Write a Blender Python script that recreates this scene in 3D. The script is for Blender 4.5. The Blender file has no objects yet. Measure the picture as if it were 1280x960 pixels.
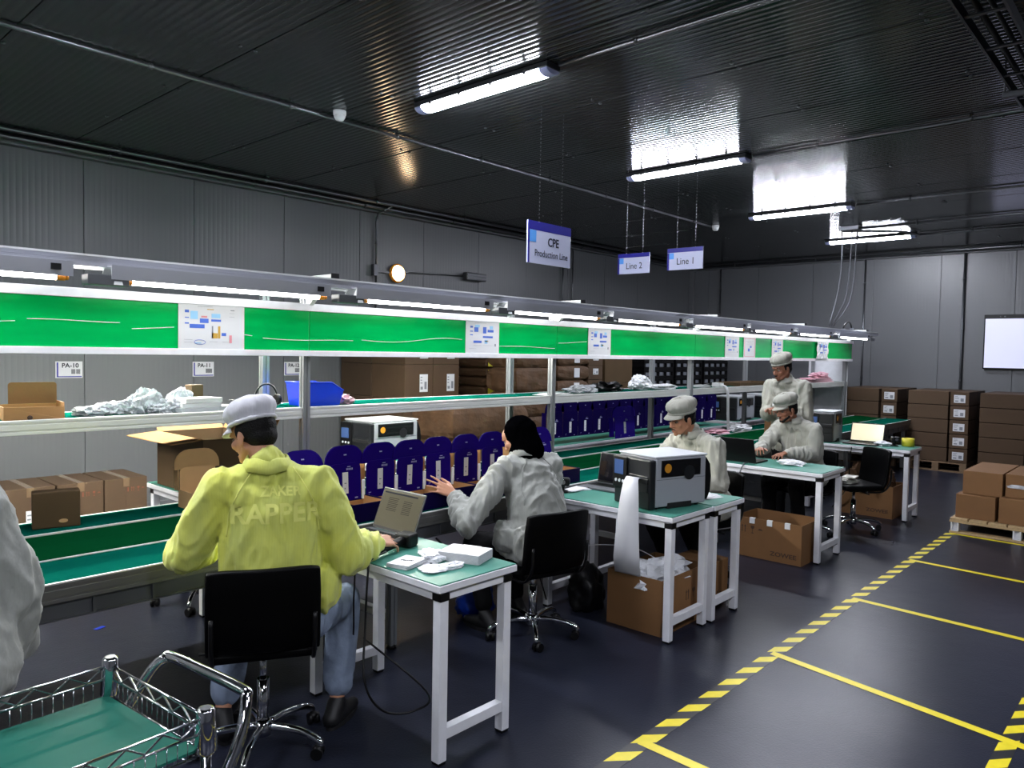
import bpy, bmesh, math, random
from mathutils import Vector, Matrix, noise, Quaternion
from math import pi, sin, cos, radians as R
random.seed(7)
sc = bpy.context.scene
col = sc.collection

# ---------------------------------------------------------------- camera
cd = bpy.data.cameras.new('camera'); cam = bpy.data.objects.new('camera', cd); col.objects.link(cam)
cd.sensor_width = 36; cd.lens = 940.03/1280*36; cd.clip_start = 0.05; cd.clip_end = 100
YAW, PIT, ROL = R(42.327), R(-2.416), R(1.038)
fw = Vector((cos(YAW)*cos(PIT), sin(YAW)*cos(PIT), sin(PIT)))
ri = Vector((sin(YAW), -cos(YAW), 0)); up = ri.cross(fw)
rr = cos(ROL)*ri+sin(ROL)*up; uu = -sin(ROL)*ri+cos(ROL)*up
M = Matrix((rr, uu, -fw)).transposed().to_4x4(); M.translation = (0, 0, 1.68)
cam.matrix_world = M
sc.camera = cam
# ---------------------------------------------------------------- world, exposure, light strengths
w = bpy.data.worlds.new('world'); sc.world = w; w.use_nodes = True
w.node_tree.nodes['Background'].inputs[0].default_value = (0.35, 0.4, 0.5, 1)
w.node_tree.nodes['Background'].inputs[1].default_value = 0.02
vs = sc.view_settings
vs.view_transform = 'Standard'; vs.look = 'None'; vs.gamma = 1; vs.use_curve_mapping = False
vs.exposure = 1.0
CEIL_LAMP = 90.0      # emission of the ceiling battens
LINE_LAMP = 12.0       # emission of the production-line tubes
REAR_FILL = 230.0  # emission of the added tubes behind the boards
EMERG = 14.0

# ---------------------------------------------------------------- materials
def lin(c): return tuple(((v/255)/12.92 if v/255 <= 0.04045 else ((v/255+0.055)/1.055)**2.4) for v in c)+(1,)
MATS = {}
def mat(name, rgb, rough=0.5, metal=0.0, var=0.0, vscale=6.0, bump=0.0, bscale=60.0, emit=0.0, alpha=1.0, stretch=(1,1,1), coat=0.0, trans=0.0, spec=0.5, rgb2=None, rvar=0.0):
    m = bpy.data.materials.new(name); m.use_nodes = True; nt = m.node_tree; b = nt.nodes['Principled BSDF']
    c = lin(rgb); b.inputs['Base Color'].default_value = c
    b.inputs['Roughness'].default_value = rough; b.inputs['Metallic'].default_value = metal
    b.inputs['Coat Weight'].default_value = coat; b.inputs['Specular IOR Level'].default_value = spec
    b.inputs['Transmission Weight'].default_value = trans; b.inputs['Alpha'].default_value = alpha
    if emit:
        b.inputs['Emission Color'].default_value = c; b.inputs['Emission Strength'].default_value = emit
    tc = mp = None
    if var or bump or rgb2 or rvar:
        tc = nt.nodes.new('ShaderNodeTexCoord'); mp = nt.nodes.new('ShaderNodeMapping')
        mp.inputs['Scale'].default_value = stretch
        nt.links.new(tc.outputs['Object'], mp.inputs['Vector'])
    if var or rgb2:
        n = nt.nodes.new('ShaderNodeTexNoise'); n.inputs['Scale'].default_value = vscale; n.inputs['Detail'].default_value = 4
        nt.links.new(mp.outputs[0], n.inputs['Vector'])
        r = nt.nodes.new('ShaderNodeValToRGB'); r.color_ramp.elements[0].position = .3; r.color_ramp.elements[1].position = .7
        if rgb2: a, d = c, lin(rgb2)
        else: a = tuple(v*(1-var) for v in c[:3])+(1,); d = tuple(min(1, v*(1+var)) for v in c[:3])+(1,)
        r.color_ramp.elements[0].color = a; r.color_ramp.elements[1].color = d
        nt.links.new(n.outputs[0], r.inputs[0]); nt.links.new(r.outputs[0], b.inputs['Base Color'])
    if rvar:
        n = nt.nodes.new('ShaderNodeTexNoise'); n.inputs['Scale'].default_value = 1.3; n.inputs['Detail'].default_value = 5
        nt.links.new(mp.outputs[0], n.inputs['Vector'])
        mr = nt.nodes.new('ShaderNodeMapRange'); mr.inputs[3].default_value = rough-rvar; mr.inputs[4].default_value = rough+rvar
        nt.links.new(n.outputs[0], mr.inputs[0]); nt.links.new(mr.outputs[0], b.inputs['Roughness'])
    if bump:
        n = nt.nodes.new('ShaderNodeTexNoise'); n.inputs['Scale'].default_value = bscale; n.inputs['Detail'].default_value = 3
        nt.links.new(mp.outputs[0], n.inputs['Vector'])
        bp = nt.nodes.new('ShaderNodeBump'); bp.inputs['Strength'].default_value = bump; bp.inputs['Distance'].default_value = 0.01
        nt.links.new(n.outputs[0], bp.inputs['Height']); nt.links.new(bp.outputs[0], b.inputs['Normal'])
    MATS[name] = m
    return m

def cloth_mat(name, rgb, stripe=0.05, pitch=220, rough=0.75, sheen=0.2, rgb2=None):
    m = mat(name, rgb, rough=rough, var=0.0 if rgb2 else 0.08, vscale=9, bump=0.9, bscale=17, rgb2=rgb2, stretch=(1,1,.5))
    nt = m.node_tree; b = nt.nodes['Principled BSDF']
    b.inputs['Sheen Weight'].default_value = sheen
    link = b.inputs['Base Color'].links[0]; src = link.from_socket
    tc = [n for n in nt.nodes if n.type == 'TEX_COORD'][0]
    sx = nt.nodes.new('ShaderNodeSeparateXYZ'); nt.links.new(tc.outputs['Object'], sx.inputs[0])
    ad = nt.nodes.new('ShaderNodeMath'); ad.operation = 'SUBTRACT'; nt.links.new(sx.outputs[0], ad.inputs[0]); nt.links.new(sx.outputs[1], ad.inputs[1])
    mu = nt.nodes.new('ShaderNodeMath'); mu.operation = 'MULTIPLY'; nt.links.new(ad.outputs[0], mu.inputs[0]); mu.inputs[1].default_value = pitch*2
    si = nt.nodes.new('ShaderNodeMath'); si.operation = 'SINE'; nt.links.new(mu.outputs[0], si.inputs[0])
    mr = nt.nodes.new('ShaderNodeMapRange'); mr.inputs[1].default_value = .6; mr.inputs[2].default_value = 1; mr.inputs[3].default_value = 0; mr.inputs[4].default_value = stripe*3
    nt.links.new(si.outputs[0], mr.inputs[0])
    mx = nt.nodes.new('ShaderNodeMixRGB'); nt.links.new(mr.outputs[0], mx.inputs[0]); nt.links.new(src, mx.inputs[1])
    mx.inputs[2].default_value = tuple(v*0.55 for v in lin(rgb)[:3])+(1,)
    nt.links.new(mx.outputs[0], b.inputs['Base Color'])
    return m

mat('wall_panel', (98,100,103), rough=0.36, var=0.03, vscale=0.8, spec=0.5)
mat('ceiling_panel', (48,51,52), rough=0.15, var=0.03, vscale=0.7, spec=0.28)
mat('seam', (60,62,64), rough=0.6)
mat('coving', (96,98,102), rough=0.5, var=0.1)
mat('tray_steel', (90,92,96), rough=0.4, metal=0.8)
mat('conduit', (112,114,118), rough=0.32, metal=0.9)
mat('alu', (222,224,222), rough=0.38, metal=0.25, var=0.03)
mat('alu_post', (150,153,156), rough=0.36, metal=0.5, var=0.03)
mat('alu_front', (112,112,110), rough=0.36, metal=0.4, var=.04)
mat('alu_rail', (172,174,182), rough=0.36, metal=0.4)
mat('alu_dark', (96,98,102), rough=0.42, metal=0.5)
mat('white_paint', (222,223,228), rough=0.38, var=0.05, vscale=14)
mat('white_plastic', (225,226,228), rough=0.35)
mat('black_plastic', (9,9,11), rough=0.42, spec=.3)
mat('black_matte', (9,9,10), rough=0.7)
mat('rubber', (16,16,18), rough=0.6)
mat('leatherette', (2,2,3), spec=.1, rough=0.5, bump=0.15, bscale=220)
mat('chrome', (215,217,222), rough=0.07, metal=1.0)
mat('teal_mat', (64,128,113), spec=.2, rough=0.42, var=0.06, vscale=5, bump=0.03, bscale=200)
mat('teal_cart', (34,94,80), spec=.02, rough=0.5, var=0.10, vscale=5)
mat('teal_dark', (4,70,58), spec=.0, rough=0.5, var=0.05, vscale=3)
mat('belt_green', (4,52,26), spec=.0, rough=0.42, var=0.06, vscale=3)
mat('screen_green', (0,168,80), rough=0.17, var=0.10, vscale=2.2, stretch=(1,1,6), bump=0.12, bscale=3, spec=0.25)
mat('paper', (204,205,209), rough=0.6, var=0.02)
mat('paper_crumple', (214,216,220), rough=0.5, bump=0.9, bscale=30)
mat('ink', (22,24,34), rough=0.6, spec=.1)
mat('ink_blue', (60,96,190), rough=0.5)
mat('ink_lightblue', (140,190,225), rough=0.5)
mat('ink_yellow', (190,150,60), rough=0.5)
mat('ink_pink', (205,130,140), rough=0.5)
mat('ink_grey', (120,124,132), rough=0.5)
mat('sign_white', (196,200,226), rough=0.35)
mat('sign_navy', (38,36,140), rough=0.35)
mat('sign_sky', (92,160,236), rough=0.35)
mat('sign_text', (26,30,52), rough=0.4)
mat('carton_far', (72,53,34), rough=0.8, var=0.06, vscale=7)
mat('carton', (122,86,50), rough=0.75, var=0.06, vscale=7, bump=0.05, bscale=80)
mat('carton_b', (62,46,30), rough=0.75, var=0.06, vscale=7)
mat('kraft_light', (196,156,110), rough=0.75, var=0.06, vscale=7)
mat('carton_in', (158,116,70), rough=0.75, var=0.06, vscale=7)
mat('carton_dark', (80,60,34), rough=0.75, var=0.05)
mat('carton_print', (70,48,34), rough=0.7)
mat('carton_print_red', (120,58,38), rough=0.7)
mat('pack_tape', (112,92,72), rough=0.25, var=0.05)
mat('kraft_crumple', (78,54,32), rough=0.7, bump=0.9, bscale=14, var=0.2, vscale=8)
mat('navy_shaded', (10,1,56), rough=0.5, spec=.06)  # shaded copy of navy_box, dimness of the rear row put in the colour
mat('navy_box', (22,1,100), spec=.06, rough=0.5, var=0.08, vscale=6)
mat('navy_lit', (36,8,136), spec=.1, rough=.5)  # lit copy of navy_box, brighter light on one box put in the colour
mat('navy_tray', (8,1,52), rough=0.5, spec=.08)
mat('navy_print', (150,150,190), rough=0.5)
mat('wood', (178,152,112), rough=0.7, var=0.15, vscale=9, stretch=(1,6,6))
mat('wood_dark', (112,90,66), rough=0.75, var=0.15, vscale=9)
mat('tape_yellow', (222,204,30), rough=0.42, var=0.06, vscale=20)
mat('tape_black', (24,24,26), rough=0.42)
mat('label_yellow', (205,196,50), rough=0.5)
mat('printer_grey', (150,154,160), rough=0.42, bump=0.06, bscale=300)
mat('printer_light', (198,202,206), rough=0.35)
mat('printer_black', (24,26,29), rough=0.38)
mat('window_smoke', (18,18,20), rough=0.12, coat=0.5)
mat('orange', (196,132,30), rough=0.5)
mat('amber', (235,150,40), rough=0.35)
mat('lcd', (60,84,130), rough=0.2, emit=0.08)
mat('laptop_text', (50,48,42), rough=.6, spec=.0)
mat('laptop_grey', (92,94,98), rough=0.35, metal=0.4)
mat('laptop_screen', (84,80,68), rough=0.5, emit=0.05, spec=.0)
mat('screen_bright', (226,218,184), rough=0.2, emit=0.34)
mat('tv_screen', (190,192,220), rough=0.2, emit=0.42)
mat('led_glass', (240,243,255), rough=0.2, emit=CEIL_LAMP)
mat('tube_glass', (255,255,252), rough=0.2, emit=LINE_LAMP)
mat('rear_fill_glass', (255,252,240), rough=0.2, emit=REAR_FILL)
mat('emerg_glass', (255,222,176), rough=0.2, emit=EMERG)
mat('reflector', (208,210,216), rough=0.3, metal=0.3)
mat('clear_end', (190,196,240), rough=0.15)
mat('blue_bin', (16,60,214), rough=0.32)
mat('blue_bag', (20,60,170), rough=0.3, bump=0.8, bscale=20)
mat('pink_film', (226,176,190), rough=0.35, bump=0.4, bscale=30)
mat('bubble', (214,216,220), rough=0.22, bump=0.7, bscale=35, spec=0.8)
mat('poly_bag', (190,193,200), rough=0.15, bump=1.0, bscale=34, var=0.35, vscale=22, alpha=0.82, spec=0.9)
mat('foil_pack', (190,188,178), rough=0.25, bump=0.6, bscale=60, metal=0.2)
mat('skin_a', (186,134,104), rough=0.5, var=0.04, vscale=20)
mat('skin_b', (176,122,92), rough=0.5, var=0.04, vscale=20)
mat('skin_c', (140,92,70), rough=0.5, var=0.04, vscale=20)
mat('lips', (140,78,68), rough=0.5)
mat('eye_white', (120,108,98), rough=0.3)
mat('eye_dark', (22,14,10), rough=0.25)
mat('hair', (7,6,6), spec=.2, rough=0.55, bump=0.6, bscale=160)
mat('shoe_black', (12,12,14), rough=0.55)
mat('jeans', (128,142,164), rough=0.8, var=0.25, vscale=10, bump=0.5, bscale=30)
mat('trouser_black', (6,6,8), spec=.2, rough=0.85, bump=0.3, bscale=30)
mat('hijab_black', (3,3,4), spec=.0, rough=0.9, bump=0.3, bscale=30)
mat('tshirt_dark', (16,16,20), rough=0.85)
cloth_mat('coat_yellow', (214,218,90), rgb2=(192,200,104), stripe=0.04)
mat('coat_print', (218,221,118), rough=0.8)
cloth_mat('coat_grey', (140,142,136), stripe=0.03)
cloth_mat('coat_cream', (158,157,145), stripe=0.04)
cloth_mat('coat_cream_b', (152,152,143), stripe=0.04)
cloth_mat('cap_white', (200,200,206), stripe=0.02)
cloth_mat('cap_cream', (150,149,138), stripe=0.05)
mat('floor_epoxy', (31,34,46), rough=0.30, var=0.07, vscale=1.1, bump=0.10, bscale=85, rvar=0.06, spec=0.2)

# extra relief layer for the floor : larger slow waviness of the poured epoxy
def floor_extra():
    nt = MATS['floor_epoxy'].node_tree; b = nt.nodes['Principled BSDF']
    old = b.inputs['Normal'].links[0].from_node
    n = nt.nodes.new('ShaderNodeTexNoise'); n.inputs['Scale'].default_value = 5; n.inputs['Detail'].default_value = 2
    tc = [x for x in nt.nodes if x.type == 'TEX_COORD'][0]
    nt.links.new(tc.outputs['Object'], n.inputs['Vector'])
    bp = nt.nodes.new('ShaderNodeBump'); bp.inputs['Strength'].default_value = 0.10; bp.inputs['Distance'].default_value = 0.02
    nt.links.new(n.outputs[0], bp.inputs['Height']); nt.links.new(old.outputs[0], bp.inputs['Normal'])
    nt.links.new(bp.outputs[0], b.inputs['Normal'])
floor_extra()

# ---------------------------------------------------------------- mesh builder
class MB:
    def __init__(s): s.v = []; s.f = []; s.m = []; s.ms = []; s.cur = 0; s.sm = []; s.marks = []
        
    def mi(s, name):
        if name not in s.ms: s.ms.append(name)
        s.cur = s.ms.index(name)
        return s
    def add(s, vs_, fs_, smooth=False):
        o = len(s.v); s.marks.append((o, len(s.f))); s.v += [tuple(p) for p in vs_]
        for f in fs_: s.f.append(tuple(i+o for i in f)); s.m.append(s.cur); s.sm.append(smooth)
        return s
    def build_split(s, name, mt=None, parent=None, per=1, bevel=0):
        """every `per` consecutive shapes become one object of their own"""
        out = []
        for g in range(0, len(s.marks), per):
            a = s.marks[g]; e = g+per
            v1 = s.marks[e][0] if e < len(s.marks) else len(s.v); f1 = s.marks[e][1] if e < len(s.marks) else len(s.f)
            m = MB(); m.v = s.v[a[0]:v1]; m.f = [tuple(i-a[0] for i in f) for f in s.f[a[1]:f1]]; m.sm = s.sm[a[1]:f1]; m.m = [0]*len(m.f)
            out.append(m.build(name, mt, parent, bevel=bevel))
        return out
    def box(s, x0, x1, y0, y1, z0, z1):
        x0, x1 = min(x0, x1), max(x0, x1); y0, y1 = min(y0, y1), max(y0, y1); z0, z1 = min(z0, z1), max(z0, z1)
        return s.add([(x0,y0,z0),(x1,y0,z0),(x1,y1,z0),(x0,y1,z0),(x0,y0,z1),(x1,y0,z1),(x1,y1,z1),(x0,y1,z1)],
              [(0,3,2,1),(4,5,6,7),(0,1,5,4),(1,2,6,5),(2,3,7,6),(3,0,4,7)])
    def bar(s, a, b, w_, h_, upv=(0,0,1)):
        a = Vector(a); b = Vector(b); d = (b-a).normalized(); u = Vector(upv)
        if abs(d.dot(u)) > .98: u = Vector((1,0,0))
        r_ = d.cross(u).normalized()*w_/2; u = r_.normalized().cross(d).normalized()*h_/2
        vs_ = [a-r_-u, a+r_-u, a+r_+u, a-r_+u, b-r_-u, b+r_-u, b+r_+u, b-r_+u]
        return s.add(vs_, [(0,1,2,3),(7,6,5,4),(0,4,5,1),(1,5,6,2),(2,6,7,3),(3,7,4,0)])
    def cyl(s, a, b, r0, r1=None, n=12, cap=True, smooth=True):
        r1 = r0 if r1 is None else r1
        a = Vector(a); b = Vector(b); d = (b-a).normalized()
        u = Vector((0,0,1)) if abs(d.z) < .9 else Vector((1,0,0))
        x = d.cross(u).normalized(); y = d.cross(x)
        vs_ = [a+(x*cos(t)+y*sin(t))*r0 for t in [2*pi*i/n for i in range(n)]]+[b+(x*cos(t)+y*sin(t))*r1 for t in [2*pi*i/n for i in range(n)]]
        s.add(vs_, [(i, i+n, (i+1) % n+n, (i+1) % n) for i in range(n)], smooth)
        if cap: s.add(vs_[:n], [tuple(range(n))]); s.add(vs_[n:], [tuple(range(n))[::-1]])
        return s
    def lathe(s, prof, n=20, c=(0,0,0), smooth=True):
        vs_ = []; fs_ = []
        for (r_, z_) in prof: vs_ += [(c[0]+r_*cos(2*pi*i/n), c[1]+r_*sin(2*pi*i/n), c[2]+z_) for i in range(n)]
        for k in range(len(prof)-1): fs_ += [(k*n+i, k*n+(i+1) % n, (k+1)*n+(i+1) % n, (k+1)*n+i) for i in range(n)]
        return s.add(vs_, fs_, smooth)
    def tube(s, pts, r_, n=8, smooth=True, closed=False):
        pts = [Vector(p) for p in pts]; L = len(pts)
        rs = r_ if isinstance(r_, (list, tuple)) else [r_]*L
        vs_ = []; prev = None
        for i, p in enumerate(pts):
            if closed: d = (pts[(i+1) % L]-pts[i-1]).normalized()
            else: d = (pts[min(i+1, L-1)]-pts[max(i-1, 0)]).normalized()
            if prev is None:
                u = Vector((0,0,1)) if abs(d.z) < .9 else Vector((1,0,0)); x = d.cross(u).normalized()
            else: x = (prev-d*prev.dot(d)).normalized()
            prev = x; y = d.cross(x)
            vs_ += [p+(x*cos(2*pi*k/n)+y*sin(2*pi*k/n))*rs[i] for k in range(n)]
        fs_ = []
        for i in range(L if closed else L-1):
            j = (i+1) % L
            fs_ += [(i*n+k, i*n+(k+1) % n, j*n+(k+1) % n, j*n+k) for k in range(n)]
        if not closed: fs_ += [tuple(range(n))[::-1], tuple((L-1)*n+k for k in range(n))]
        return s.add(vs_, fs_, smooth)
    def ball(s, c, r_, n=12, m_=8, rot=None, smooth=True):
        c = Vector(c); rx, ry, rz = (r_, r_, r_) if not isinstance(r_, (list, tuple)) else r_
        vs_ = []
        for j in range(m_+1):
            a = pi*j/m_
            for i in range(n):
                v = Vector((rx*sin(a)*cos(2*pi*i/n), ry*sin(a)*sin(2*pi*i/n), rz*cos(a)))
                if rot: v = rot @ v
                vs_.append(c+v)
        return s.add(vs_, [(j*n+i, (j+1)*n+i, (j+1)*n+(i+1) % n, j*n+(i+1) % n) for j in range(m_) for i in range(n)], smooth)
    def cap(s, a, b, r0, r1=None, n=14):
        r1 = r0 if r1 is None else r1
        a = Vector(a); b = Vector(b); d = b-a
        if d.length < 1e-5: return s.ball(a, r0, n)
        d.normalize(); pts = []; rs = []
        for k in range(5): t = k/4*pi/2; pts.append(a-d*r0*cos(t)); rs.append(max(r0*sin(t), 1e-4))
        for k in range(5): t = k/4*pi/2; pts.append(b+d*r1*sin(t)); rs.append(max(r1*cos(t), 1e-4))
        return s.tube(pts, rs, n)
    def prism(s, poly, z0, z1, M_=None):
        n = len(poly); vs_ = [Vector((x, y, z0)) for x, y in poly]+[Vector((x, y, z1)) for x, y in poly]
        if M_: vs_ = [M_ @ v for v in vs_]
        return s.add(vs_, [tuple(range(n))[::-1], tuple(range(n, 2*n))]+[(i, (i+1) % n, (i+1) % n+n, i+n) for i in range(n)])
    def xf(s, M_, start=0):
        s.v = s.v[:start]+[tuple(M_ @ Vector(p)) for p in s.v[start:]]; return s
    def build(s, name, mt=None, parent=None, loc=None, bevel=0, rz=None, clean=True):
        me = bpy.data.meshes.new(name); me.from_pydata(s.v, [], s.f)
        names = s.ms if s.ms else [mt]
        if mt and s.ms and mt not in s.ms: pass
        for n_ in names: me.materials.append(MATS[n_])
        if s.ms: me.polygons.foreach_set('material_index', s.m)
        me.polygons.foreach_set('use_smooth', s.sm)
        bm = bmesh.new(); bm.from_mesh(me)
        bmesh.ops.remove_doubles(bm, verts=bm.verts, dist=1e-6)
        if clean: bmesh.ops.recalc_face_normals(bm, faces=bm.faces)
        bm.to_mesh(me); bm.free(); me.update()
        o = bpy.data.objects.new(name, me); col.objects.link(o)
        if parent is not None: o.parent = parent
        if loc is not None: o.location = loc
        if rz is not None: o.rotation_euler.z = rz
        if bevel:
            b = o.modifiers.new('bevel', 'BEVEL'); b.width = bevel; b.segments = 2; b.limit_method = 'ANGLE'; b.angle_limit = R(50); b.harden_normals = False
        return o

def tag(o, label=None, cat=None, group=None, kind=None):
    if label: o['label'] = label
    if cat: o['category'] = cat
    if group: o['group'] = group
    if kind: o['kind'] = kind
    return o
def thing(name, label, cat, loc=(0,0,0), rz=0, group=None):
    o = bpy.data.objects.new(name, None); o.empty_display_size = .05; col.objects.link(o)
    o.location = loc; o.rotation_euler.z = rz
    return tag(o, label, cat, group)
def copy_tree(o, parent=None):
    c = o.copy(); col.objects.link(c)
    if parent is not None: c.parent = parent
    for ch in list(o.children):
        copy_tree(ch, c)
    return c
def dup(o, label, loc=None, rz=None, group=None):
    c = copy_tree(o); c['label'] = label
    if loc is not None: c.location = loc
    if rz is not None: c.rotation_euler.z = rz
    if group: c['group'] = group
    return c
def catmull(P, k=8):
    P = [Vector(p) for p in P]; out = []
    Q = [P[0]*2-P[1]]+P+[P[-1]*2-P[-2]]
    for i in range(1, len(Q)-2):
        a, b, c, d = Q[i-1:i+3]
        for j in range(k):
            t = j/k
            out.append(0.5*((2*b)+(c-a)*t+(2*a-5*b+4*c-d)*t*t+(3*b-a-3*c+d)*t**3))
    out.append(P[-1]); return out
def text_mesh(s, size, align='CENTER', bold=False, extrude=0.0006):
    cu = bpy.data.curves.new('t', 'FONT'); cu.body = s; cu.size = size; cu.align_x = align; cu.align_y = 'CENTER'; cu.extrude = extrude
    if bold: cu.offset = size*0.022
    cu.resolution_u = 3
    o = bpy.data.objects.new('t', cu); col.objects.link(o)
    dg = bpy.context.evaluated_depsgraph_get(); me = bpy.data.meshes.new_from_object(o.evaluated_get(dg))
    bpy.data.objects.remove(o); bpy.data.curves.remove(cu)
    return me
def text_part(name, s, size, mt, parent, M_, align='CENTER', bold=False, sx=1.0):
    me = text_mesh(s, size, align, bold); me.transform(M_ @ Matrix.Diagonal((sx,1,1,1))); me.materials.clear(); me.materials.append(MATS[mt]); me.name = name
    o = bpy.data.objects.new(name, me); col.objects.link(o); o.parent = parent
    return o
# frames for flat things : columns = local x, local y(up), normal
def frame(o, x, y):
    x = Vector(x).normalized(); y = Vector(y).normalized(); n = x.cross(y)
    m = Matrix((x, y, n)).transposed().to_4x4(); m.translation = o; return m
FACE_Y = lambda o: frame(o, (1,0,0), (0,0,1))     # faces -Y (towards the aisle)
FACE_X = lambda o: frame(o, (0,-1,0), (0,0,1))    # faces -X
# ================================================================ THE SETTING
def struct(o): o['kind'] = 'structure'; return o
X0, X1, Y0, Y1, ZC = -4.0, 14.0, -5.0, 7.8, 3.5
f = MB(); f.box(X0-.2, X1+.2, Y0-.2, Y1+.2, -.1, 0); struct(f.build('floor', 'floor_epoxy'))
# ribbed sandwich panels
def panel_mesh(wd, ln, ribs, amp, groove):
    """profile across x (0..wd), length along z, facing -y"""
    m = MB(); xs = []; n = ribs*8
    for i in range(n+1):
        x = .003+(wd-.006)*i/n; ph = (i % 8)/8
        y = amp*cos(2*pi*ph) + (groove if i % 8 == 0 else 0)
        xs.append((x, y))
    vs_ = [(x, y, z) for z in (0, ln) for x, y in xs]; k = n+1
    m.add(vs_, [(i, i+1, i+1+k, i+k) for i in range(n)], True)
    m.add([(.003, 0, 0), (.003, 0, ln), (.003, .012, ln), (.003, .012, 0)], [(0,1,2,3)])
    m.add([(wd-.003, 0, 0), (wd-.003, 0, ln), (wd-.003, .012, ln), (wd-.003, .012, 0)], [(3,2,1,0)])
    return m
def wall(name, p0, ang, length, off=0):
    """p0 start corner, x runs along ang, room on the -y side"""
    b = MB(); b.box(0, length, .012, .12, 0, ZC+.02); root = struct(b.build(name, 'seam'))
    root.location = p0; root.rotation_euler.z = ang
    pr = None; x = off-1.05
    i = 0
    while x < length-0.01:
        a = max(x, 0); wd = min(x+1.05, length)-a
        if wd > .02:
            if abs(wd-1.05) < 1e-4:
                if pr is None: pr = panel_mesh(1.05, ZC, 21, .00028, .0007).build('panel', 'wall_panel', root, (a, 0, 0), clean=False)
                else: c = pr.copy(); col.objects.link(c); c.location = (a, 0, 0)
            else: panel_mesh(wd, ZC, max(1, int(wd/.05)), .00028, .0007).build('panel', 'wall_panel', root, (a, 0, 0), clean=False)
        x += 1.05
    return root
wall('wall_left', (X0, Y1, 0), 0, X1-X0, 1.35-1.05+.99)
wall('wall_back', (X1, Y1, 0), -pi/2, Y1-Y0, .40)
wall('wall_right', (X1, Y0, 0), pi, X1-X0, .5)
wall('wall_front', (X0, Y0, 0), pi/2, Y1-Y0, .5)
b = MB(); b.box(X0-.1, X1+.1, Y0-.1, Y1+.1, ZC+.012, ZC+.1); ceil = struct(b.build('ceiling', 'seam'))
pr = None
x = 2.37-1.06*6
while x < X1:
    if pr is None:
        m = panel_mesh(1.06, Y1-Y0, 20, .0009, .0010)
        m.v = [(p[0], Y0+p[2], ZC-p[1]+.0005) if False else (p[0], Y0+p[2], ZC+p[1]) for p in m.v]
        pr = m.build('panel', 'ceiling_panel', ceil, (x, 0, 0), clean=False)
    else: c = pr.copy(); col.objects.link(c); c.location = (x, 0, 0)
    x += 1.06
# rivet heads of the ceiling panels, two beside each seam
rv = MB()
for i in range(-3, 11):
    for j in range(-1, 7):
        y = 1.15+1.07*j
        for dx in (-.05, .05):
            xx = 2.34+1.06*i+dx
            rv.cyl((xx, y, ZC-.008), (xx, y, ZC+.002), .010, .014, 6)
rv.build('rivet_heads', 'tray_steel', ceil)['kind'] = 'stuff'
# trims: coving along the wall heads, kick strips along the floor
def strim(name, x0, x1, y0, y1, z0, z1, mt='coving', bev=0.004):
    return struct(MB().box(x0, x1, y0, y1, z0, z1).build(name, mt, bevel=bev))
strim('trim_1', X0, X1, Y1-.09, Y1-.002, ZC-.09, ZC-.002)
strim('trim_2', X1-.09, X1-.002, Y0, Y1-.09, ZC-.09, ZC-.002)
strim('baseboard_left', X0, X1, Y1-.03, Y1-.002, 0, .10)
strim('baseboard_back', X1-.03, X1-.002, Y0, Y1-.03, 0, .10)
strim('trim_3', X1-.10, X1-.002, Y1-.10, Y1-.002, .1, ZC-.09, 'wall_panel')

# ---------------------------------------------------------------- conduits, trays, cables
def conduit(name, label, pts, r=.0125, cat='conduit', clips=0, mt='conduit', k=1, group=None):
    t = thing(name, label, cat, pts[0], group=group); o = Vector(pts[0])
    P = [Vector(p)-o for p in pts]
    if k > 1: P = catmull(P, k)
    MB().tube(P, r, 8).build('pipe' if cat == 'conduit' else 'cord', mt, t)
    if clips:
        c = MB(); 
        for i in range(len(P)-1):
            d = P[i+1]-P[i]; n = max(1, int(d.length/clips))
            for j in range(n):
                p = P[i]+d*((j+.5)/n); dn = d.normalized()
                c.cyl(p-dn*.012, p+dn*.012, r*1.5, n=8)
        c.build('clips', mt, t)['kind'] = 'stuff'
    return t
conduit('ceiling_conduit', 'long thin steel conduit running along the ceiling past the smoke detectors', [(-1.5, 5.06, 3.482), (9.66, 5.10, 3.482)], .014, clips=1.0)
conduit('ceiling_conduit', 'conduit leaving the right end of the nearest ceiling light', [(3.70, 3.02, 3.478), (3.70, -4.9, 3.478)], .013, clips=1.0)
conduit('ceiling_conduit', 'conduit leaving the right end of the second ceiling light', [(6.47, 3.02, 3.478), (6.47, -4.9, 3.478)], .013, clips=1.0)
conduit('ceiling_conduit', 'conduit leaving the right end of the third ceiling light', [(9.25, 3.02, 3.478), (9.25, -4.9, 3.478)], .013, clips=1.0)
conduit('ceiling_conduit', 'conduit running right from the ceiling cable outlet between third and fourth light', [(10.9, 3.5, 3.47), (10.9, -4.9, 3.47)], .018, clips=1.2)
conduit('ceiling_conduit', 'conduit leaving the right end of the farthest ceiling light', [(11.93, 3.02, 3.47), (11.93, -4.9, 3.47)], .018, clips=1.2)
conduit('wall_head_conduit', 'upper of two steel conduits along the left wall head', [(-3.9, 7.46, 3.475), (13.8, 7.46, 3.475)], .018, clips=1.4)
conduit('wall_head_conduit', 'lower steel conduit along the left wall head beside the coving', [(-3.9, 7.62, 3.45), (13.7, 7.62, 3.45)], .022, clips=1.4)
conduit('wall_head_conduit', 'steel conduit along the back wall head under the ceiling', [(13.76, 7.5, 3.45), (13.76, -4.9, 3.45)], .022, clips=1.4)
conduit('wall_drop_conduit', 'conduit dropping down the left wall to the round emergency light', [(5.95, 7.5, 3.46), (5.93, 7.74, 3.40), (5.92, 7.765, 3.30), (5.92, 7.765, 2.20)], .015, clips=.5)
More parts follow.
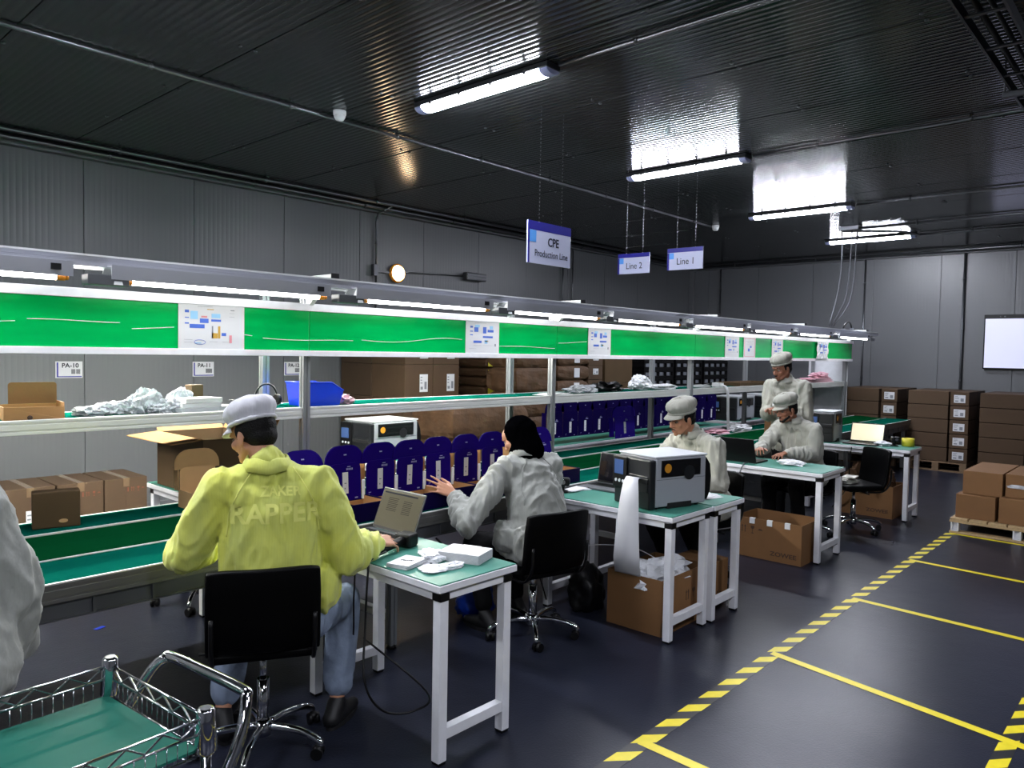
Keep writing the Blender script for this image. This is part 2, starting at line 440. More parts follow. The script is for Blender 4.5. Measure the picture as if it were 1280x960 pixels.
conduit('wall_drop_conduit', 'thin conduit linking the emergency light and the grey wall box', [(6.3, 7.775, 2.70), (7.45, 7.775, 2.75)], .010)
conduit('wall_drop_conduit', 'twin drop conduit on the left wall behind the CPE sign, nearer one', [(9.72, 7.765, 3.42), (9.72, 7.765, 2.1)], .012, clips=.6)
conduit('wall_drop_conduit', 'twin drop conduit on the left wall behind the CPE sign, farther one', [(9.98, 7.765, 3.42), (9.98, 7.765, 2.1)], .012, clips=.6)
conduit('wall_drop_conduit', 'conduit down the back wall near the left corner', [(13.96, 7.12, 3.42), (13.96, 7.12, .1)], .014, clips=.8)
conduit('wall_drop_conduit', 'conduit down the back wall above the end of the production line', [(13.96, 4.38, 3.42), (13.96, 4.38, .1)], .016, clips=.8)
conduit('wall_drop_conduit', 'dark conduit down the back wall left of the wall screen', [(13.96, 2.85, 3.42), (13.96, 2.85, .1)], .018, clips=.8, mt='tray_steel')
t = thing('cable_tray', 'dark steel cable tray hung under the ceiling at the right', 'cable tray', (4, .82, 3.36))
MB().box(-7.9, 9.9, -.10, -.088, -.03, .03).box(-7.9, 9.9, .088, .10, -.03, .03).build_split('side_rail', 'tray_steel', t)
MB().tube([(-7.9, .03, .012), (9.9, .03, .012)], .016, 8).tube([(-7.9, -.03, .012), (9.9, -.03, .012)], .013, 8).build_split('cable', 'black_plastic', t)
m = MB()
for i in range(36): m.box(-7.8+i*.5, -7.77+i*.5, -.088, .088, -.02, -.012)
m.build_split('rung', 'tray_steel', t)
m = MB()
for i in range(9):
    x = -6.5+i*2.0
    m.bar((x, -.14, -.045), (x, .14, -.045), .04, .03)
    for s in (-1, 1): m.cyl((x, s*.13, -.045), (x, s*.13, .139), .005, n=6)
m.build_split('hanger', 'tray_steel', t, 7)
t = thing('cable_outlet', 'dark ceiling outlet box feeding the power cables of the line', 'outlet box', (10.86, 3.62, 3.5))
MB().box(-.09, .09, -.13, .13, -.06, -.002).build('box', 'tray_steel', t, bevel=.006)
MB().tube([(.0, .12, -.05), (.55, -.55, -.05), (1.0, -.62, -.045)], .014, 8).tube([(.02, .02, -.05), (.6, -.5, -.04), (1.0, -.56, -.04)], .012, 8).build_split('feeder', 'tray_steel', t)
for lb, pts in (('left power cable hanging from the ceiling outlet to the line rail', [(10.82, 3.72, 3.44), (10.84, 3.72, 3.0), (10.80, 3.74, 2.6), (10.62, 3.78, 2.12)]),
                ('middle power cable hanging from the ceiling outlet to the line rail', [(10.86, 3.60, 3.44), (10.88, 3.62, 2.95), (10.86, 3.66, 2.5), (10.70, 3.78, 2.12)]),
                ('right power cable hanging from the ceiling outlet to the line rail', [(10.90, 3.55, 3.44), (10.96, 3.58, 2.9), (10.90, 3.62, 2.45), (10.78, 3.78, 2.12)])):
    t = conduit('power_cable', lb, pts, .010, 'cable', mt='tray_steel', k=6)
# ---------------------------------------------------------------- ceiling lights
def ceil_light(x, y, label):
    t = thing('ceiling_light', label, 'ceiling light', (x, y, ZC-.002), group=None)
    m = MB(); m.prism([(-.065, 0), (.065, 0), (.072, -.035), (-.072, -.035)], -.635, .635)
    m.xf(Matrix(((1,0,0,0),(0,0,1,0),(0,1,0,0),(0,0,0,1))))
    m.build('housing', 'tray_steel', t, bevel=.004)
    m = MB(); pf = [(.062*cos(a), -.036-.034*sin(a)) for a in [pi*i/8 for i in range(9)]]
    m.prism(pf, -.56, .56); m.xf(Matrix(((1,0,0,0),(0,0,1,0),(0,1,0,0),(0,0,0,1))))
    m.build('diffuser', 'led_glass', t)
    for s in (-1, 1):
        m = MB(); m.prism([(p[0]*1.04, p[1]) for p in pf], .561, .632); m.xf(Matrix(((1,0,0,0),(0,0,s,0),(0,1,0,0),(0,0,0,1))))
        m.build('end_cap', 'clear_end', t, bevel=.003)
    m = MB()
    for i in range(4):
        for s in (-1, 1): m.box(s*.068-.006, s*.068+.006, -.45+i*.3-.012, -.45+i*.3+.012, -.05, -.02)
    m.build_split('clip', 'conduit', t)
    return t
for x, n in ((3.70, 'nearest'), (6.47, 'second nearest'), (9.25, 'third'), (11.93, 'farthest')):
    ceil_light(x, 3.70, n+' bright batten light on the dark ceiling above the line')
for x, y, n in ((.93, 3.70, 'added batten light above the left foreground, just out of the photo'), (-1.84, 3.70, 'added batten light behind the camera over the start of the line'), (.93, -.9, 'added batten light of the second row behind the camera'),
             (3.70, -.9, 'added batten light of the second row, right of the photo'), (-1.84, -.9, 'rearmost added batten light of the second row')):
    ceil_light(x, y, n)  # added unseen battens, fill light for surfaces facing the camera
# smoke detectors
for p, lb in (((3.40, 4.93), 'white smoke detector beside the ceiling conduit, nearer one'), ((9.72, 5.06), 'white smoke detector at the far end of the ceiling conduit')):
    t = thing('smoke_detector', lb, 'smoke detector', (p[0], p[1], 3.5))
    MB().lathe([(0.001, -.002), (.05, -.002), (.05, -.03), (.001, -.03)], 16).build('base', 'white_plastic', t)
    MB().lathe([(.04, -.03), (.045, -.045), (.03, -.07), (.001, -.073)], 16).build('sensor_head', 'white_plastic', t)
# emergency light + box on the left wall
t = thing('emergency_light', 'glowing round emergency light with an orange rim on the left wall', 'wall lamp', (6.26, 7.785, 2.68))
RX = Matrix.Rotation(pi/2, 4, 'X')
MB().lathe([(.001, 0), (.115, 0), (.125, .03), (.105, .055), (.10, .04)], 24).xf(RX).build('rim', 'amber', t)
MB().lathe([(.10, .04), (.09, .065), (.05, .08), (.001, .085)], 24).xf(RX).build('lens', 'emerg_glass', t)
MB().box(-.40, -.33, -.06, 0, -.06, .08).box(-.33, -.11, -.025, -.005, -.012, .012).build_split('junction_box', 'tray_steel', t)
t = thing('wall_box', 'small dark ribbed box on the left wall beside the emergency light', 'electrical box', (7.66, 7.785, 2.75))
MB().box(-.2, .2, -.09, 0, -.055, .055).build('box', 'tray_steel', t, bevel=.012)
MB().box(-.19, .19, -.10, -.088, -.03, -.015).box(-.19, .19, -.10, -.088, .015, .03).build_split('rib', 'coving', t)
# wall screen
t = thing('wall_screen', 'large bright flat screen on the back wall with a black frame', 'screen', (13.99, 1.72, 1.55))
MB().box(-.08, 0, -.82, .82, 0, .86).build('frame', 'black_plastic', t, bevel=.006)
MB().box(-.084, -.079, -.80, .80, .022, .795).build('screen', 'tv_screen', t)
MB().box(-.05, .0, -.2, .2, .2, .6).build('bracket', 'tray_steel', t)
m = MB(); m.ball((-.081, .60, .828), .008); m.ball((-.081, .54, .828), .012)
m.build('sensors', 'conduit', t)
# ---------------------------------------------------------------- hanging signs
def sign(label, o, x, wd, ht, lines, chain_z=3.498):
    """o top-left corner; x unit vector of reading direction"""
    t = thing('hanging_sign', label, 'sign', (o[0], o[1], o[2]-ht))
    fr = frame((0,0,0), x, (0,0,1))
    def fl(nm, a, b, c, d, z0, z1, mt, bev=0): 
        m = MB(); m.box(a, b, c, d, z0, z1); m.xf(fr); return m.build(nm, mt, t, bevel=bev)
    fl('board', 0, wd, 0, ht, -.006, .006, 'sign_white', .001)
    for s_ in (1, -1):
        z = (.0062, .0072) if s_ > 0 else (-.0072, -.0062)
        fl('header_band', 0, wd, ht*.79 if ht > .25 else ht*.80, ht, *z, 'sign_navy')
    fl('side_band', 0, .018, 0, ht*.79, .0062, .0072, 'sign_navy')
    fl('accent_square', .018, .018+ht*.24, ht*.50, ht*.78, .0074, .0082, 'sign_sky')
    for (s, sz, cx, cy, bd) in lines:
        text_part('lettering', s, sz, 'sign_text', t, fr @ Matrix.Translation((cx, cy, .0076)), bold=bd, sx=.86)
    H_ = chain_z-(o[2]-ht)
    for cx in (wd*.26, wd*.78):
        m = MB(); n = int((H_-ht)/.028)
        for i in range(n):
            z = ht+.014+i*(H_-ht)/n; a = Vector((cx, z, 0)); w_ = .006
            if i % 2: m.tube([a+Vector((0, -.017, 0)), a+Vector((w_, 0, 0)), a+Vector((0, .017, 0)), a+Vector((-w_, 0, 0))], .0022, 4, closed=True)
            else: m.tube([a+Vector((0, -.017, 0)), a+Vector((0, 0, w_)), a+Vector((0, .017, 0)), a+Vector((0, 0, -w_))], .0022, 4, closed=True)
        m.xf(fr); m.build('chain', 'conduit', t)
sign('hanging sign reading CPE Production Line', (4.11, 3.62, 2.64), (1,0,0), .50, .305, [('CPE', .088, .29, .165, True), ('Production Line', .070, .27, .075, False)])
sign('small hanging sign reading Line 2, the left of the two small ones', (6.17, 4.24, 2.655), (.06,-1,0), .345, .195, [('Line 2', .085, .18, .072, False)])
sign('small hanging sign reading Line 1, nearest to the lights on the right', (6.04, 3.61, 2.645), (.06,-1,0), .345, .195, [('Line 1', .085, .18, .072, False)])
# wall location labels
def wlabel(s, x):
    t = thing('wall_label', 'white location label on the left wall reading '+s, 'label', (x, 7.796, 1.44))
    MB().box(-.115, .115, -.003, 0, -.075, .08).build('plate', 'paper', t)
    MB().box(-.103, -.09, -.0045, -.003, -.065, .07).box(-.103, .108, -.0045, -.003, -.068, -.058).build('blue_border', 'sign_navy', t)
    text_part('lettering', s, .058, 'ink', t, FACE_Y((.01, -.004, .04)), bold=True)
    m = MB(); rnd = random.Random(s)
    for i in range(11):
        if rnd.random() < .75: m.box(.02+i*.007, .024+i*.007, -.0045, -.003, -.038, .008)
    m.build('barcode', 'ink', t)
for s, x in (('PA-10', 2.405), ('PA-11', 3.69), ('PA-12', 4.76)): wlabel(s, x)

# ---------------------------------------------------------------- floor markings
def hazard(label, y0, y1, xa, xb, shift=0):
    t = thing('hazard_tape', label, 'floor tape', (xa, y0, 0))
    w_ = y1-y0
    for mt, nm, ph in (('tape_yellow', 'yellow_stripes', 0), ('tape_black', 'black_stripes', .5)):
        m = MB(); P = .2; n = int((xb-xa)/P)
        for i in range(n):
            a = (i+ph)*P+shift; sk = -.085
            m.add([(a, 0, .0012), (a+P/2, 0, .0012), (a+P/2+sk, w_, .0012), (a+sk, w_, .0012), (a, 0, 0), (a+P/2, 0, 0), (a+P/2+sk, w_, 0), (a+sk, w_, 0)],
                  [(0,1,2,3), (0,4,5,1), (1,5,6,2), (2,6,7,3), (3,7,4,0)])
        m.build(nm, mt, t, clean=False)
hazard('long yellow and black hazard tape running along the aisle past the desks', 1.668, 1.745, -3.0, 8.45)
hazard('yellow and black hazard tape at the lower right corner of the floor', .513, .58, -3.0, 8.3, .05)
for i, (x, xe, lb) in enumerate(((2.76, 2.72, 'nearest yellow cross line on the floor, at the bottom edge'), (4.12, 4.04, 'second yellow cross line on the floor, the long one in the middle'), (5.47, 5.40, 'third yellow cross line on the floor'),
                  (6.88, 6.80, 'fourth yellow cross line on the floor'), (8.24, 8.16, 'farthest yellow cross line, in front of the pallet'))):
    t = thing('floor_line', lb, 'floor tape', (x, 1.72, 0))
    wv = .055; dx = (xe-x)/(1.2)
    MB().add([(-wv/2, 0, .0022), (wv/2, 0, .0022), (wv/2+dx*3.5, -3.5 if i != 1 else -1.28, .0022), (-wv/2+dx*3.5, -3.5 if i != 1 else -1.28, .0022)], [(0,1,2,3)]).build('tape_strip', 'tape_yellow', t, clean=False)
# ================================================================ THE PRODUCTION LINE
PX = [0.19, 2.65, 5.13, 7.58, 10.03, 12.55]       # post positions
LX0, LX1 = -1.6, 12.72
line = thing('production_line', 'long aluminium production line with conveyor, shelf, green screen boards and lamp rail', 'workbench', (0, 0, 0))
def rail(m, x0, x1, y0, y1, z0, z1, slots=1):
    """aluminium profile along x with a recessed slot on the faces"""
    h = (z1-z0); s = h*.12
    m.box(x0, x1, y0+.003, y1-.003, z0+.001, z1-.001)
    n = slots
    cuts = [z0+h*(k+.5)/n for k in range(n)]
    zz = [z0]+[v for c in cuts for v in (c-s/n, c+s/n)]+[z1]
    for i in range(0, len(zz), 2):
        m.box(x0, x1, y0, y1, zz[i], zz[i+1])
    return m
def post(m, x, y, z0, z1, a=.045):
    h = a/2; g = .005
    for sx in (-1, 1):
        for sy in (-1, 1):
            m.box(x+sx*g, x+sx*h, y+sy*g, y+sy*h, z0, z1)
    m.box(x-h+.006, x+h-.006, y-h+.006, y+h-.006, z0, z1)
# worktop pieces
def lpart(nm, mt, f_, bev=0):
    m = MB(); f_(m); return m.build(nm, mt, line, bevel=bev)
lpart('front_worktop', 'teal_dark', lambda m: m.box(LX0, LX1, 3.252, 3.594, .725, .750))
lpart('rear_worktop', 'teal_dark', lambda m: m.box(LX0, LX1, 4.089, 4.43, .725, .750))
def belt(m):
    pf = [(3.608, .742), (3.62, .747), (3.70, .748), (3.82, .749), (3.86, .756), (3.98, .760), (4.06, .758), (4.074, .750), (4.074, .70), (3.608, .70)]
    m.prism(pf, LX0, LX1); m.xf(Matrix(((0,0,1,0),(1,0,0,0),(0,1,0,0),(0,0,0,1))))
lpart('conveyor_belt', 'belt_green', belt)
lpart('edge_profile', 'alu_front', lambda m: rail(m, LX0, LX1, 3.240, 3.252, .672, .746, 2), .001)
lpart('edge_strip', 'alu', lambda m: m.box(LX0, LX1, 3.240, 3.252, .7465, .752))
lpart('edge_profile', 'alu', lambda m: m.box(LX0, LX1, 3.596, 3.605, .70, .756), .002)
lpart('edge_profile', 'alu', lambda m: m.box(LX0, LX1, 4.078, 4.087, .70, .764), .002)
lpart('edge_profile', 'alu', lambda m: m.box(LX0, LX1, 4.43, 4.45, .68, .752), .002)
def slots(m):
    m.box(LX0, LX1, 3.262, 3.275, .60, .672)
    for i in range(60):
        x = -1.5+i*.235
        m.box(x, x+.012, 3.250, 3.264, .602, .668)
    m.box(LX0, LX1, 3.252, 3.264, .664, .672).box(LX0, LX1, 3.252, 3.264, .597, .604)
lpart('cable_duct', 'alu_dark', slots)
# legs and stretchers under the bench
for x in PX:
    for y in (3.30, 4.40):
        lpart('leg', 'alu_post', lambda m: post(m, x, y, .02, .70))
        lpart('foot', 'black_plastic', lambda m: m.cyl((x, y, 0), (x, y, .02), .03, .02, 10))
    lpart('stretcher', 'alu', lambda m: m.box(x-.02, x+.02, 3.32, 4.38, .16, .20))
    lpart('stretcher', 'alu', lambda m: m.box(x-.02, x+.02, 3.32, 4.38, .66, .70))
# posts front and rear, shelf, board
for x in PX:
    lpart('post', 'alu_post', lambda m: post(m, x, 4.20, .748, 2.09, .05))
    lpart('post', 'alu_post', lambda m: post(m, x, 4.70, .02, 2.09, .05))
    lpart('cross_beam', 'alu', lambda m: m.box(x-.02, x+.02, 4.225, 4.675, 1.235, 1.275))
    lpart('cross_beam', 'alu', lambda m: m.box(x-.022, x+.022, 3.88, 5.12, 2.088, 2.132), .002)
    lpart('end_cap', 'black_plastic', lambda m: m.box(x-.026, x+.026, 3.868, 3.882, 2.083, 2.137), .002)
    lpart('bracket', 'alu', lambda m: m.prism([(0, 0), (.18, 0), (.18, .02), (.03, .15), (0, .15)], x-.015, x+.015).xf(Matrix(((0,0,1,0),(-1,0,0,4.175),(0,-1,0,2.088),(0,0,0,1)))))
for a, b in zip([LX0]+PX, PX+[LX1]):
    lpart('shelf_board', 'teal_dark', lambda m: m.box(a+.025, b-.025, 4.225, 4.68, 1.286, 1.300))
    lpart('shelf_edge', 'alu', lambda m: rail(m, a+.026, b-.026, 4.185, 4.225, 1.236, 1.306, 2), .001)
lpart('shelf_edge', 'alu', lambda m: m.box(LX0, LX1, 4.655, 4.675, 1.236, 1.302), .001)
# green boards between white rails
def wave_y(x): return 1.775+.022*sin(x*2.1)+.016*sin(x*4.7+1)
for a, b in zip([LX0]+PX, PX+[LX1]):
    lpart('green_board', 'screen_green', lambda m: m.box(a+.004, b-.004, 4.150, 4.160, 1.665, 1.918), .001)
lpart('board_rail', 'white_paint', lambda m: m.box(LX0, LX1, 4.135, 4.172, 1.632, 1.668), .002)
lpart('board_rail', 'white_paint', lambda m: m.box(LX0, LX1, 4.130, 4.172, 1.915, 1.962), .002)
for a, b, z, am in ((1.1, 1.52, .01, 1), (1.58, 1.80, -.02, 1), (2.21, 2.26, -.045, 1), (2.33, 2.98, -.05, .6), (3.05, 3.98, -.04, 1.1), (4.40, 5.10, -.06, .5), (5.15, 5.56, -.01, .6), (-1, 1.05, 0, 1)):
    pts = [(x, 4.148, 1.79+z+am*(.010*sin(x*7)+.014*sin(x*3.1+2))) for x in [a+(b-a)*k/14 for k in range(15)]]
    MB().tube(pts, .0018, 5).build('white_line', 'white_plastic', line)  # thin white wavy lines laid across the green boards
# lamp rail with reflectors
lpart('lamp_rail', 'alu_rail', lambda m: rail(m, LX0, LX1+.05, 3.78, 3.86, 2.04, 2.086, 1), .001)
lpart('rail_lip', 'alu', lambda m: m.box(LX0, LX1+.05, 3.775, 3.80, 2.0862, 2.095))
lpart('lamp_rail', 'alu_rail', lambda m: m.box(LX0, LX1, 4.02, 4.06, 2.05, 2.088), .001)
LS = [(-1.27, 1.03), (.08, 1.03), (1.43, 1.03), (2.80, 1.02), (4.13, 1.03), (5.47, 1.04), (6.85, 1.05), (8.16, 1.05), (9.50, 1.05), (11.0, 1.15)]
def line_lamp(x, ln, lb, y=3.76, z=1.99, rz=0, glass='tube_glass'):
    t = thing('line_lamp', lb, 'tube lamp', (x, y, z), rz)
    # sloping reflector hood
    m = MB(); pf = [(-.034, -.006), (-.036, .060), (.05, .062), (.085, .028), (.082, .024), (.048, .054), (-.030, .050), (-.029, -.006)]
    if glass != 'tube_glass': pf = [(-.075, -.022), (-.045, .035), (.05, .045), (.075, .0), (.07, -.004), (.046, .038), (-.038, .028), (-.068, -.024)]  # deeper lip on the added rear lamps keeps light off the upper wall
    m.prism(pf, -.10, ln+.06); m.xf(Matrix(((0,0,1,0),(1,0,0,0),(0,1,0,0),(0,0,0,1))))
    m.build('reflector', 'reflector' if glass != 'tube_glass' else 'alu_rail', t)
    MB().cyl((0, 0, -.012), (ln, 0, -.012), .0135, n=10, cap=False).build('tube', glass, t)
    for s, xx in ((-1, 0), (1, ln)):
        MB().cyl((xx, 0, -.012), (xx+s*.035, 0, -.012), .015, n=10).cyl((xx+s*.035, 0, -.012), (xx+s*.05, 0, -.012), .011, n=8).build('end_socket', 'amber' , t)
    MB().box(ln+.12, ln+.30, -.03, .05, -.035, .012).build('ballast', 'alu_dark', t, bevel=.003)
    m = MB(); m.add([(-.09, -.035, -.03), (-.05, -.035, -.03), (-.05, .035, -.03), (-.09, .035, -.03), (-.075, -.012, .045), (-.06, -.012, .045), (-.06, .012, .045), (-.075, .012, .045)],
        [(0,3,2,1),(4,5,6,7),(0,1,5,4),(1,2,6,5),(2,3,7,6),(3,0,4,7)]); m.build('holder', 'white_plastic', t)
    MB().box(ln-.03, ln+.01, -.042, -.035, .018, .045).build('stop', 'black_plastic', t)
    MB().box(-.02, .02, -.02, .06, .045, .060).box(ln-.02, ln+.02, -.02, .06, .045, .060).build_split('clamp', 'alu_dark', t)
    return t
ordn = ['out of frame far left', 'first from the left edge', 'second from the left, above the first poster', 'third from the left', 'fourth from the left', 'fifth from the left', 'sixth from the left', 'seventh from the left', 'second last towards the far end', 'last at the far end']
for (x, ln), n in zip(LS, ordn): line_lamp(x, ln, 'glowing white tube lamp under the line rail, '+n)
for i in range(4): line_lamp(.6+1.35*i, 1.05, ('first', 'second', 'third', 'fourth')[i]+' added tube lamp hidden on the rear side of the green boards', 5.05, 1.94, pi, 'rear_fill_glass')  # added unseen lamps that brighten the lower left wall
t = thing('cable_loop', 'black cable loop standing up on the far end of the line rail', 'cable', (11.6, 3.82, 2.09))
MB().tube(catmull([(-.30, 0, 0), (-.26, 0, .07), (-.12, 0, .12), (0, 0, .10), (.06, 0, .02), (.06, 0, 0)], 6), .012, 8).build('cord', 'black_plastic', t)
MB().box(-.34, -.26, -.02, .02, 0, .02).box(.03, .09, -.02, .02, 0, .04).build('plugs', 'ink_grey', t)
# end board of the line
lpart('end_board', 'white_paint', lambda m: m.box(12.70, 12.715, 4.20, 4.83, .02, 1.63))
# ---------------------------------------------------------------- posters on the boards
def poster(label, x0, x1, kind, crumple=False):
    wd = x1-x0; ht = .25
    t = thing('poster', label, 'poster', (x0, 4.143, 1.668), group=None)
    if crumple:
        m = MB(); n = 9
        vs_ = [(wd*i/n, -.012-.02*abs(sin(i*1.3+j*.9)), ht*j/6) for j in range(7) for i in range(n+1)]
        m.add(vs_, [(j*(n+1)+i, j*(n+1)+i+1, (j+1)*(n+1)+i+1, (j+1)*(n+1)+i) for j in range(6) for i in range(n)])
        o = m.build('sheet', 'paper', t, clean=False)
        so = o.modifiers.new('s', 'SOLIDIFY'); so.thickness = .001
        yy = -.036
    else:
        MB().box(0, wd, -.004, .001, 0, ht).build('sheet', 'paper', t); yy = -.0045
    def blk(mt, rects, nm):
        m = MB()
        for a, b, c, d in rects: m.box(a*wd, b*wd, yy-.0008, yy, c*ht, d*ht)
        m.build_split(nm, mt, t)
    if kind == 0:
        blk('ink_blue', [(.09,.15,.80,.86), (.09,.15,.68,.70), (.09,.15,.55,.58), (.16,.38,.46,.55), (.31,.44,.58,.68), (.48,.63,.62,.67), (.64,.71,.30,.37)], 'printed_box')
        blk('ink_lightblue', [(.17,.28,.66,.84), (.485,.62,.70,.80), (.24,.33,.12,.14)], 'printed_picture')
        blk('ink_yellow', [(.585,.62,.24,.52), (.49,.58,.24,.36), (.42,.52,.88,.90)], 'printed_picture')
        blk('ink_pink', [(.33,.42,.70,.74), (.76,.80,.14,.32)], 'printed_mark')
        blk('ink_grey', [(.28,.5,.945,.952), (.78,.84,.88,.90), (.76,.84,.82,.825), (.76,.84,.74,.745), (.49,.51,.24,.52), (.08,.2,.20,.205), (.08,.2,.14,.145), (.45,.58,.16,.165), (.65,.75,.16,.165)], 'text_line')
        m = MB(); pts = [(wd*.31+.032*cos(a), yy-.001, ht*.15+.013*sin(a)) for a in [2*pi*i/20 for i in range(20)]]
        m.tube(pts, .0012, 4, closed=True); m.build('stamp_ring', 'ink_blue', t)
    elif kind == 1:
        blk('ink_blue', [(.12,.2,.78,.84), (.12,.2,.66,.69), (.12,.2,.55,.58), (.24,.36,.66,.80), (.50,.60,.62,.82), (.64,.82,.66,.74), (.50,.80,.48,.54), (.22,.46,.32,.39)], 'printed_box')
        blk('ink_lightblue', [(.26,.40,.80,.88), (.55,.64,.30,.42), (.70,.8,.76,.86)], 'printed_picture')
        blk('ink_grey', [(.25,.6,.94,.947), (.86,.90,.22,.30), (.22,.46,.24,.245), (.5,.8,.24,.245), (.1,.3,.14,.145)], 'text_line')
        blk('ink_yellow', [(.56,.66,.35,.40)], 'printed_picture')
    elif kind == 2:
        blk('ink_pink', [(.05,.95,.93,.95), (.05,.95,.04,.06), (.04,.07,.04,.95), (.93,.96,.04,.95)], 'border_line')
        blk('ink_blue', [(.35,.5,.30,.45), (.52,.66,.48,.58)], 'printed_box')
        blk('ink_grey', [(.2,.8,.80,.81), (.3,.7,.72,.73), (.25,.75,.64,.645)], 'text_line')
poster('nearest printed work instruction sheet on the green board', 1.82, 2.205, 0)
poster('second printed instruction sheet on the green board, above the cartons', 4.012, 4.381, 1)
poster('third printed instruction sheet on the green board', 5.575, 5.929, 1)
poster('fourth printed sheet, left of the red bordered one', 8.278, 8.64, 1)
poster('red bordered printed sheet on the green board', 8.77, 9.098, 2)
poster('printed sheet on the green board above the standing worker', 9.602, 9.945, 1)
poster('crumpled printed sheet hanging at the far end of the green board', 11.126, 11.571, 1, True)

# ---------------------------------------------------------------- white tables
def table(label, x0, x1, y0, y1, h=.75, top='teal_mat', group=None):
    t = thing('work_table', label, 'table', (x0, y0, 0), group=group)
    W_, D_ = x1-x0, y1-y0
    MB().box(.006, W_-.006, .006, D_-.006, h-.006, h).build('mat', top, t)
    MB().box(0, W_, 0, D_, h-.034, h-.005).build('table_top', 'white_paint', t, bevel=.003)
    m = MB(); a = .02
    for (p, q) in (((a, a+.02), (a, a+.02)),): pass
    z0, z1 = h-.074, h-.034
    m.box(.03, W_-.03, .02, .05, z0, z1).box(.03, W_-.03, D_-.05, D_-.02, z0, z1).box(.02, .05, .03, D_-.03, z0, z1).box(W_-.05, W_-.02, .03, D_-.03, z0, z1)
    m.build('apron', 'white_paint', t, bevel=.002)
    for lx in (.02, W_-.065):
        for ly in (.015, D_-.06):
            MB().box(lx, lx+.045, ly, ly+.045, .012, z0).build('leg', 'white_paint', t, bevel=.003)
            MB().box(lx+.003, lx+.042, ly+.003, ly+.042, 0, .013).build('foot', 'black_plastic', t)
            MB().box(lx-.002, lx+.047, ly-.003, ly+.048, z0-.0, z0+.030).build('corner_joint', 'black_plastic', t)
    for ly in (.0175, D_-.0575):
        MB().box(.065, W_-.065, ly, ly+.04, .10, .145).build('crossbar', 'white_paint', t, bevel=.002)
    return t
table('nearest white table with a mint green top holding the open laptop', 1.99, 2.45, 2.18, 3.14)
table('white table carrying the big label printer', 3.785, 4.275, 2.185, 3.17)
table('narrow white table touching the printer table, with white papers on it', 4.285, 4.69, 2.175, 3.16)
table('third white table along the aisle with crumpled tissue and black laptop', 6.13, 6.66, 2.19, 3.17)
table('farthest white table with printer, bright laptop and yellow tape', 8.42, 8.87, 2.14, 3.22)
table('white table behind the line under the large open carton', 2.10, 2.60, 4.475, 5.27, .75, group=None)
table('long white table behind the line under the row of navy boxes', 6.0, 10.1, 4.96, 5.50, .70)
table('white table behind the line under the two far label printers', 10.4, 12.2, 4.98, 5.55, .72)

